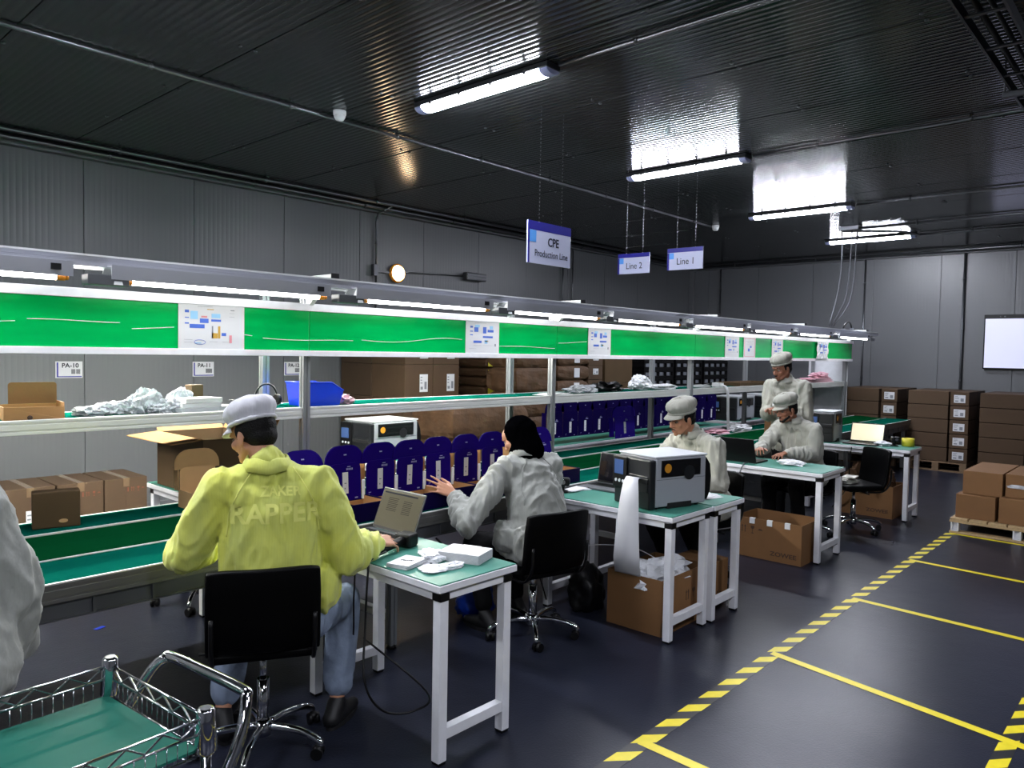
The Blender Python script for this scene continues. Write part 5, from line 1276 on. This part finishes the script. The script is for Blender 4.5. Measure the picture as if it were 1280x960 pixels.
def capm(t, H, F_, mt, puff=1.0, brim=True, lift=.046, tilt=0.0, nm='cap'):
    """soft pleated work cap with band and visor"""
    P = lambda x, y, z: Vector(H)+F_ @ (Matrix.Rotation(tilt, 3, 'X') @ Vector((x, y, z)))
    root = MB(); N = 48; rows = []
    prof = [(1.00, .0), (1.02, .010), (1.035, .022), (1.10, .034), (1.16*puff, .052), (1.15*puff, .072), (1.04*puff, .092), (.82*puff, .107), (.5*puff, .116), (.18, .119), (.001, .119)]
    vs_ = []
    for k, (s_, z_) in enumerate(prof):
        for i in range(N):
            a = 2*pi*i/N; pl = 1+(.040*sin(a*11)+.020*sin(a*17+1) if 3 <= k <= 7 else .004*sin(a*23))
            wob = .004*noise.noise(Vector((cos(a)*2, sin(a)*2, z_*30)))
            x = .083*s_*pl*cos(a); y = -.008+.101*s_*pl*sin(a); zz = lift+z_+wob-.012*max(0, sin(a))*(1 if k > 3 else 0)
            vs_.append(P(x, y, zz))
    fs_ = [(k*N+i, k*N+(i+1) % N, (k+1)*N+(i+1) % N, (k+1)*N+i) for k in range(len(prof)-1) for i in range(N)]
    root.add(vs_, fs_, True); o = root.build(nm, mt, t)
    so = o.modifiers.new('s', 'SOLIDIFY'); so.thickness = .002
    b_ = MB(); b_.tube([P(.0855*cos(a), -.008+.1035*sin(a), lift+.010+.0012*sin(a*20)) for a in [2*pi*i/60 for i in range(60)]], .009, 6, closed=True); b_.build('cap_band', mt, o)
    if brim:
        m = MB(); n = 16; R_ = 5; vs_ = []
        for j in range(R_+1):
            for i in range(n+1):
                a = R(28)+R(124)*i/n; q = j/R_; ext = 1+.48*q*(max(0, sin((a-R(28))/R(124)*pi))**.5)
                vs_.append(P(.084*ext*cos(a)*(1-.05*q), -.008+.102*ext*sin(a), lift+.004-.014*q*q-.008*q))
        m.add(vs_, [(j*(n+1)+i, j*(n+1)+i+1, (j+1)*(n+1)+i+1, (j+1)*(n+1)+i) for j in range(R_) for i in range(n)], True)
        v_ = m.build('visor', mt, o); so = v_.modifiers.new('s', 'SOLIDIFY'); so.thickness = .004
    return o
def folds(seed, amp=.010, sx=7, anis=(1, 1, .45)):
    off = Vector((seed*5.1, seed*2.3, seed))
    def f_(c, n):
        p = Vector((c.x*anis[0], c.y*anis[1], c.z*anis[2]))*sx+off
        w_ = noise.noise_vector(p*.6)*1.2; a = noise.noise(p+w_)
        b_ = noise.noise(p*2.1+w_*2.2); c_ = noise.noise(p*4.6+w_*3)
        return amp*((1-abs(a)*3.0)*.55+(1-abs(b_)*3.0)*.40+(1-abs(c_)*3)*.14-.3)
    return f_
def coat(t, J, mt, vox=.009, seed=1, sleeves=(.066, .072, .050), hem=None, amp=.011, loose=1.0):
    m = MB(); V = Vector
    ch, pv, nk = V(J['chest']), V(J['pelvis']), V(J['neck']); r_ = V(J['right']); up_ = (ch-pv).normalized()
    fwd = up_.cross(r_).normalized()
    # torso rows (half width, half depth)
    rot = Matrix((r_, fwd, up_)).transposed().to_quaternion()
    L = (ch-pv).length
    for k in range(15):
        u = .10+.90*k/14; c = pv.lerp(ch, u)-up_*.02+fwd*(-.018*sin(u*pi)); w_ = (.180+.012*sin(u*pi))*loose; d_ = (.138-.022*u)*loose
        ell(m, c, (w_, d_, .10), rot)
    sl, sr = V(J['sl']), V(J['sr']); sh = (sl+sr)/2
    for s_ in (sl, sr):
        m.cap(nk+(s_-nk)*.18-V((0,0,.030)), s_+(nk-s_)*.06-V((0,0,.006)), .062, .064); m.cap(ch, s_, .11, .068); m.cap(ch-up_*.12, s_-up_*.08, .115, .06)
    for a, b_, c in (('sl', 'el', 'wl'), ('sr', 'er', 'wr')):
        A, B, C = V(J[a]), V(J[b_]), V(J[c]); 
        q = sleeves
        m.cap(A, A.lerp(B, .5), q[0], q[1]); m.cap(A.lerp(B, .5), B, q[1], q[1]*.98)
        m.cap(B, B.lerp(C, .5), q[1]*.98, q[1]*.92); m.cap(B.lerp(C, .5), B.lerp(C, .84), q[1]*.92, q[2]*1.02); m.cap(B.lerp(C, .84), B.lerp(C, .93), .040, .037)
    # collar
    m.cap(nk-V((0,0,.045)), nk-V((0,0,.005)), .080, .072)
    if hem:
        for (a, b_, r0, r1) in hem: m.cap(V(a), V(b_), r0, r1)
    o = remesh(m, vox, 4, folds(seed, amp, 7.5), 'coat', mt, t)
    # standing collar band as a sub part
    c0 = nk; F2 = Matrix((r_, fwd, up_)).transposed(); N = 28; vs_ = []
    for k, (rr_, z_) in enumerate(((.082, -.030), (.076, .000), (.070, .022), (.078, .020), (.092, -.006), (.100, -.030))):
        for i in range(N):
            a = R(110)+R(320)*i/(N-1)
            vs_.append(c0+F2 @ Vector((rr_*1.05*cos(a), rr_*.95*sin(a), z_+.004*sin(a*5))))
    cm = MB().add(vs_, [(k*N+i, k*N+i+1, (k+1)*N+i+1, (k+1)*N+i) for k in range(5) for i in range(N-1)], True).build('collar', mt, o)
    so = cm.modifiers.new('s', 'SOLIDIFY'); so.thickness = .003
    for a, b_, nm in (('el', 'wl', 'cuff'), ('er', 'wr', 'cuff')):
        B, C = V(J[a]), V(J[b_]); d = (C-B).normalized(); p = B.lerp(C, .93)
        MB().tube([p-d*.03, p-d*.012, p+d*.006, p+d*.014], [.040, .036, .034, .031], 18).build(nm, mt, o)
    # shoulder seams
    for s_, e in ((sl, 'el'), (sr, 'er')):
        pass
    return o
def trousers(t, J, mt, seed=3, vox=.012, shin=.055, cut=.86, amp=.008):
    m = MB(); V = Vector; pv = V(J['pelvis']); r_ = V(J['right'])
    m.cap(pv-r_*.07-V((0,0,.02)), pv+r_*.07-V((0,0,.02)), .125); 
    for h, k, a in (('hl', 'kl', 'al'), ('hr', 'kr', 'ar')):
        H_, K_, A_ = V(J[h]), V(J[k]), V(J[a])
        m.cap(H_, K_, .095, .073); m.cap(K_, K_.lerp(A_, .4), .073, shin*1.12); m.cap(K_.lerp(A_, .4), K_.lerp(A_, cut), shin*1.12, shin)
    return remesh(m, vox, 4, folds(seed, amp, 9), 'trousers', mt, t)
def shoe(t, A, d, mt='shoe_black'):
    A = Vector(A); d = Vector((d[0], d[1], 0)).normalized(); s = Vector((-d.y, d.x, 0)); g = Vector((A.x, A.y, 0))
    m = MB(); m.cap(g-d*.05+Vector((0,0,.045)), g+d*.02+Vector((0,0,.05)), .040, .042); m.cap(g+d*.02+Vector((0,0,.045)), g+d*.15+Vector((0,0,.030)), .042, .029); m.cap(g-d*.045+Vector((0,0,.05)), A+Vector((0,0,.0)), .038, .042)
    m.v = [(p[0], p[1], max(p[2], .012)) for p in m.v]
    o = remesh(m, .007, 4, None, 'shoe', mt, t)
    P = []
    for i in range(24):
        a = 2*pi*i/24; P.append(g+d*(.052+.128*cos(a))+s*(.040*sin(a)*(1-.12*cos(a))))
    n = len(P); sm = MB(); sm.add([p+Vector((0,0,.001)) for p in P]+[p+Vector((0,0,.022)) for p in P], [tuple(range(n))[::-1], tuple(range(n, 2*n))]+[(i, (i+1) % n, (i+1) % n+n, i+n) for i in range(n)])
    sm.build('sole', 'rubber', o)
def body(t, J, mt, handspec, F_, vox=.006):
    m = MB(); V = Vector; ch, pv, nk, H = V(J['chest']), V(J['pelvis']), V(J['neck']), V(J['head']); r_ = V(J['right'])
    m.cap(pv-r_*.05, pv+r_*.05, .085); m.cap(pv, ch, .08, .075); m.cap(ch-r_*.06, ch+r_*.06, .05); 
    m.cap(ch, nk, .045, .050); m.cap(nk-V((0,0,.02)), H+F_ @ V((0, -.018, -.035)), .056, .052)
    head(m, H, F_)
    for a, b_, c in (('sl', 'el', 'wl'), ('sr', 'er', 'wr')):
        A, B, C = V(J[a]), V(J[b_]), V(J[c]); m.cap(A+(ch-A)*.5, A, .045, .042); m.cap(A, B, .045, .036); m.cap(B, C, .037, .0225)
    for spec, c in zip(handspec, ('wl', 'wr')): hand(m, J[c], *spec)
    for h, k, a in (('hl', 'kl', 'al'), ('hr', 'kr', 'ar')):
        m.cap(pv, V(J[h]), .08, .075); m.cap(V(J[h]), V(J[k]), .078, .052); m.cap(V(J[k]), V(J[a]), .050, .033); m.cap(V(J[a]), V(J[a])-V((0,0,.03)), .034, .03)
    return remesh(m, vox, 3, None, 'body', mt, t)
def person(label, base, J, F_, skin, coatm, trm, capmat=None, hands=None, seed=1, feet=None, hemc=None, shin=.055, vox=.006, hairy=True, faces=True, capk={}, amp=.011, cut=.86, loose=1.0, sleeves=(.066, .072, .050), mo=True):
    t = thing('person', label, 'person', base)
    B = Vector(base); J = {k: (Vector(v)-B if k != 'right' else Vector(v).normalized()) for k, v in J.items()}
    if hemc: hemc = [(Vector(a)-B, Vector(b_)-B, r0, r1) for a, b_, r0, r1 in hemc]
    body(t, J, skin, hands, F_, vox)
    c = coat(t, J, coatm, seed=seed, hem=hemc, amp=amp, loose=loose, sleeves=sleeves)
    trousers(t, J, trm, seed+5, cut=cut, shin=shin)
    for a, d in zip(('al', 'ar'), feet): shoe(t, J[a], d)
    if hairy: hair(t, J['head'], F_)
    if capmat: capm(t, J['head'], F_, capmat, **capk)
    if faces: face_parts(t, J['head'], F_, mo)
    return t, c

# ---- worker in yellow, seen from behind
S = Vector((.87, -.49, 0)); Fd = Vector((.49, .87, 0))
mid = Vector((1.60, 2.78, 1.12))
J = dict(right=S, pelvis=(1.62, 2.80, .60), chest=mid-Vector((0, 0, .10)), neck=(1.595, 2.80, 1.215), head=(1.58, 2.885, 1.315),
         sl=mid-S*.185, el=(1.36, 3.02, .84), wl=(1.60, 3.24, .80), sr=mid+S*.185, er=(1.885, 2.66, .800), wr=(2.075, 2.700, .815),
         hl=(1.53, 2.80, .54), kl=(1.62, 3.22, .50), al=(1.56, 3.10, .10), hr=(1.72, 2.72, .54), kr=(2.02, 2.86, .53), ar=(1.935, 2.79, .10))
# keep the left foot tucked below the seat, right foot beside the stool
J['kl'] = (1.66, 3.16, .52); J['al'] = (1.52, 3.03, .11)
FH = headframe(R(104), R(-20), R(2))
yt, yc = person('man in a yellow coat and white cap sitting with his back to us', (1.60, 2.76, 0), J, FH, 'skin_a', 'coat_yellow', 'jeans', 'cap_white',
   hands=[((.6, .75, -.1), (0, 0, 1), (1, -.3, 0), 30), ((.97, .10, -.10), (-.05, -.45, .85), (-.3, 1, .2), 36, 1.2)], seed=2, feet=[(.2, 1), (.9, .45)], vox=.005, shin=.067, amp=.015,
   hemc=[((1.52, 2.86, .68), (1.76, 2.73, .67), .12, .125)], cut=.80, sleeves=(.078, .088, .056), loose=1.06)
# lettering of the shirt showing through the back of the yellow coat, laid onto the cloth
def lay_text(s, size, c, right, upv, dirv, target, nm, mt, off=.0035, bold=True, sx=1.0):
    me = text_mesh(s, size, 'CENTER', bold, 0)
    bm = bmesh.new(); bm.from_mesh(me)
    bmesh.ops.triangulate(bm, faces=bm.faces); bmesh.ops.subdivide_edges(bm, edges=bm.edges, cuts=2, use_grid_fill=False)
    right = right.normalized(); dep = bpy.context.evaluated_depsgraph_get()
    tl = target.parent.matrix_world.translation if False else Vector(target.parent.location)
    for v in bm.verts:
        p = c+right*v.co.x*sx+upv*v.co.y-dirv*.5
        ok, loc, nrm, i = target.ray_cast(p-tl, dirv)
        v.co = (loc+nrm*off if ok else p-tl+dirv*.4)
    bm.to_mesh(me); bm.free(); me.materials.clear(); me.materials.append(MATS[mt]); me.name = nm
    o = bpy.data.objects.new(nm, me); col.objects.link(o); o.parent = target
    return o
bpy.context.view_layer.update()
U = Vector((0, 0, 1))
def lay_line(pts, target, dirv, nm, mt, rad=.0022):
    tl = Vector(target.parent.location); out = []
    P = catmull(pts, 8)
    for p in P:
        ok, loc, nrm, i = target.ray_cast(Vector(p)-dirv*.5-tl, dirv)
        if ok: out.append(loc+nrm*.0008)
    if len(out) > 3: MB().tube(out, rad, 5).build(nm, mt, target)
for s in (-1, 1):
    lay_line([Vector((1.60, 2.76, 0))+S*(s*.075)+U*1.195, Vector((1.60, 2.76, 0))+S*(s*.125)+U*1.12, Vector((1.60, 2.76, 0))+S*(s*.165)+U*1.03, Vector((1.60, 2.76, 0))+S*(s*.178)+U*.93], yc, Fd, 'seam', 'coat_print', .0030)
lay_text('RAPPER', .105, Vector((1.61, 2.76, 1.02)), S, U, Fd, yc, 'shirt_lettering', 'coat_print', sx=.98)
lay_text('ZAKER', .05, Vector((1.63, 2.76, 1.105)), S, U, Fd, yc, 'shirt_lettering', 'coat_print')

# ---- worker with the black headscarf
S = Vector((.975, -.22, 0))
mid = Vector((3.43, 2.98, .985))
J = dict(right=S, pelvis=(3.38, 2.84, .57), chest=(3.42, 2.95, .93), neck=(3.44, 3.03, 1.065), head=(3.450, 3.085, 1.155),
         sl=mid-S*.18, el=(2.965, 3.02, .70), wl=(3.045, 3.22, .835), sr=mid+S*.18, er=(3.72, 3.10, .74), wr=(3.58, 3.27, .82),
         hl=(3.29, 2.88, .53), kl=(3.25, 3.25, .50), al=(3.22, 3.12, .10), hr=(3.48, 2.86, .53), kr=(3.55, 3.24, .50), ar=(3.53, 3.14, .10))
FH = headframe(R(100), R(-28))
t, c = person('woman in a black headscarf and grey coat reaching towards the navy boxes', (3.40, 2.90, 0), J, FH, 'skin_a', 'coat_grey', 'trouser_black', None,
   hands=[((-.66, .52, .42), (-.25, -.78, .5), (.5, .45, .6), 9, 1.5), ((-.4, .9, -.1), (0, 0, 1), (-1, 0, 0), 30)], seed=4, feet=[(0, 1), (.1, 1)], vox=.006, amp=.022,
   hemc=[((3.28, 2.80, .58), (3.47, 2.77, .58), .15, .15), ((3.22, 2.92, .60), (3.27, 2.86, .56), .11, .10)], hairy=False, faces=True, mo=False, sleeves=(.070, .078, .05), loose=1.0)
Fd2 = Vector((.22, .975, 0))
for s in (-1, 1):
    lay_line([Vector((3.42, 2.90, 0))+S*(s*.07)+U*1.05, Vector((3.42, 2.90, 0))+S*(s*.12)+U*.97, Vector((3.42, 2.90, 0))+S*(s*.155)+U*.88, Vector((3.42, 2.90, 0))+S*(s*.165)+U*.80], c, Fd2, 'seam', 'coat_grey', .0035)
m = MB(); H = Vector(J['head'])-Vector((3.40, 2.90, 0)); rot = FH.to_quaternion(); P = lambda x, y, z: H+FH @ Vector((x, y, z))
ell(m, P(0, -.03, .028), (.096, .110, .098), rot); ell(m, P(0, -.02, -.06), (.088, .085, .080), rot)
m.cap(P(0, -.035, .0), P(0, -.045, -.10), .095, .090); m.cap(P(0, -.03, -.08), Vector(J['neck'])-Vector((3.40, 2.90, .0)), .09, .088)
remesh(m, .009, 5, folds(9, .006, 11), 'headscarf', 'hijab_black', t)
# ---- capped worker behind the printer
S = Vector((.30, .954, 0))          # faces -x, slightly towards the camera side of the bench
S = Vector((sin(R(163)), -cos(R(163)), 0)); mid = Vector((5.02, 2.72, 1.035))
J = dict(right=S, pelvis=(5.11, 2.70, .57), chest=(5.05, 2.715, .96), neck=(4.985, 2.735, 1.115), head=(4.905, 2.775, 1.215),
         sl=mid-S*.19, el=(4.96, 2.50, .76), wl=(4.76, 2.72, .80), sr=mid+S*.19, er=(4.90, 3.03, .80), wr=(4.68, 2.98, .80),
         hl=(5.05, 2.60, .53), kl=(4.72, 2.62, .52), al=(5.0, 2.60, .10), hr=(5.08, 2.80, .53), kr=(4.74, 2.92, .52), ar=(5.0, 2.90, .10))
FH = headframe(R(158), R(-14), R(-3))
person('smiling man in a pale cap and coat sitting behind the big label printer', (5.05, 2.72, 0), J, FH, 'skin_b', 'coat_cream', 'trouser_black', 'cap_cream',
   hands=[((-.9, .3, -.1), (0, 0, 1), (.2, 1, 0), 30), ((-1, 0, -.1), (0, 0, 1), (0, -1, 0), 30)], seed=6, feet=[(-1, .1), (-1, .2)], amp=.018, mo=True, capk=dict(puff=1.02),
   hemc=[((5.10, 2.60, .58), (5.14, 2.78, .58), .14, .14)], sleeves=(.066, .070, .046))
# ---- seated worker with the watch
S = Vector((sin(R(168)), -cos(R(168)), 0)); mid = Vector((7.08, 2.78, 1.01))
J = dict(right=S, pelvis=(7.14, 2.74, .57), chest=(7.11, 2.765, .94), neck=(7.035, 2.80, 1.095), head=(6.955, 2.835, 1.185),
         sl=mid-S*.185, el=(7.00, 2.58, .79), wl=(6.76, 2.76, .80), sr=mid+S*.185, er=(6.93, 3.06, .80), wr=(6.72, 2.98, .82),
         hl=(7.08, 2.65, .53), kl=(6.78, 2.66, .52), al=(6.86, 2.64, .10), hr=(7.12, 2.84, .53), kr=(6.80, 2.92, .52), ar=(6.88, 2.94, .10))
FH = headframe(R(152), R(-14), R(4))
t, c = person('bearded man in a pale cap typing at the black laptop', (7.10, 2.78, 0), J, FH, 'skin_c', 'coat_cream_b', 'trouser_black', 'cap_cream',
   hands=[((-.95, .1, -.05), (0, 0, 1), (.1, 1, 0), 28), ((-.9, -.3, .1), (0, .2, 1), (-.2, -1, 0), 35)], seed=8, feet=[(-1, .1), (-1, .2)], amp=.018, mo=True, capk=dict(puff=1.02),
   hemc=[((7.14, 2.64, .58), (7.18, 2.82, .58), .14, .14)])
B = Vector((7.10, 2.78, 0)); w0 = Vector((6.80, 2.743, .80))-B
MB().tube([w0+Vector((.012*0, .033*cos(a), .033*sin(a))) for a in [2*pi*i/16 for i in range(16)]], .008, 6, closed=True).build('watch_strap', 'black_plastic', t)
MB().box(w0.x-.018, w0.x+.018, w0.y-.044, w0.y-.034, w0.z-.018, w0.z+.018).build('watch_case', 'black_plastic', t, bevel=.003)
H = Vector(J['head'])-B; P = lambda x, y, z: H+FH @ Vector((x, y, z))
m = MB(); m.cap(P(-.05, .035, -.055), P(-.02, .078, -.088), .014, .014); m.cap(P(.05, .035, -.055), P(.02, .078, -.088), .014, .014); m.cap(P(-.02, .078, -.089), P(.02, .078, -.089), .014, .014)
remesh(m, .005, 3, None, 'beard', 'hair', t)
# ---- standing worker
S = Vector((sin(R(172)), -cos(R(172)), 0)); mid = Vector((7.50, 3.06, 1.385))
J = dict(right=S, pelvis=(7.52, 3.03, .93), chest=(7.51, 3.05, 1.27), neck=(7.475, 3.07, 1.455), head=(7.425, 3.09, 1.565),
         sl=mid-S*.185, el=(7.50, 2.86, 1.08), wl=(7.27, 3.00, 1.16), sr=mid+S*.185, er=(7.46, 3.24, 1.09), wr=(7.24, 3.14, 1.15),
         hl=(7.53, 2.94, .90), kl=(7.54, 2.95, .48), al=(7.56, 2.95, .09), hr=(7.53, 3.12, .90), kr=(7.52, 3.12, .48), ar=(7.54, 3.12, .09))
FH = headframe(R(156), R(-16), R(0))
person('man with a moustache in a pale brimless cap standing and looking at his hands', (7.53, 3.04, 0), J, FH, 'skin_c', 'coat_cream', 'trouser_black', 'cap_cream',
   hands=[((-.5, .75, .15), (-.2, .2, 1), (-.6, .6, .6), 55), ((-.6, -.6, .25), (0, .3, 1), (-.5, -.2, .8), 55)], seed=11, feet=[(-1, 0), (-1, .1)], amp=.018, mo=True, capk=dict(puff=.98, brim=False), cut=.95,
   hemc=[((7.52, 2.95, .86), (7.52, 3.11, .86), .15, .15)])
t = thing('small_part', 'small pale part held in the fingers of the standing worker', 'part', (7.20, 3.075, 1.20), .4)
MB().box(-.03, .03, -.008, .008, 0, .012).box(-.01, .01, -.006, .006, .012, .03).build('moulding', 'white_plastic', t, bevel=.002)
# ---- partly visible worker at the left edge
S = Vector((1, 0, 0)); mid = Vector((.37, 2.66, 1.235))
J = dict(right=S, pelvis=(.40, 2.60, .93), chest=(.38, 2.63, 1.14), neck=(.35, 2.68, 1.34), head=(.34, 2.76, 1.45),
         sl=mid-S*.185, el=(.18, 2.66, 1.10), wl=(.26, 2.86, .95), sr=mid+S*.185, er=(.635, 2.60, .94), wr=(.655, 2.65, .74),
         hl=(.34, 2.60, .90), kl=(.34, 2.62, .48), al=(.34, 2.60, .09), hr=(.52, 2.60, .90), kr=(.52, 2.62, .48), ar=(.52, 2.60, .09))
FH = headframe(R(88), R(-25), R(0))
person('standing worker in a long grey coat cut off by the left edge of the photo', (.43, 2.60, 0), J, FH, 'skin_a', 'coat_grey', 'trouser_black', 'cap_white',
   hands=[((.1, .9, -.2), (0, 0, 1), (1, 0, 0), 30), ((-.1, .9, -.2), (0, 0, 1), (-1, 0, 0), 30)], seed=14, feet=[(0, 1), (0, 1)], amp=.016, cut=.95,
   hemc=[((.38, 2.60, 1.0), (.38, 2.60, .82), .19, .19), ((.46, 2.60, 1.0), (.48, 2.58, .76), .16, .19)], sleeves=(.078, .088, .07), loose=1.05)
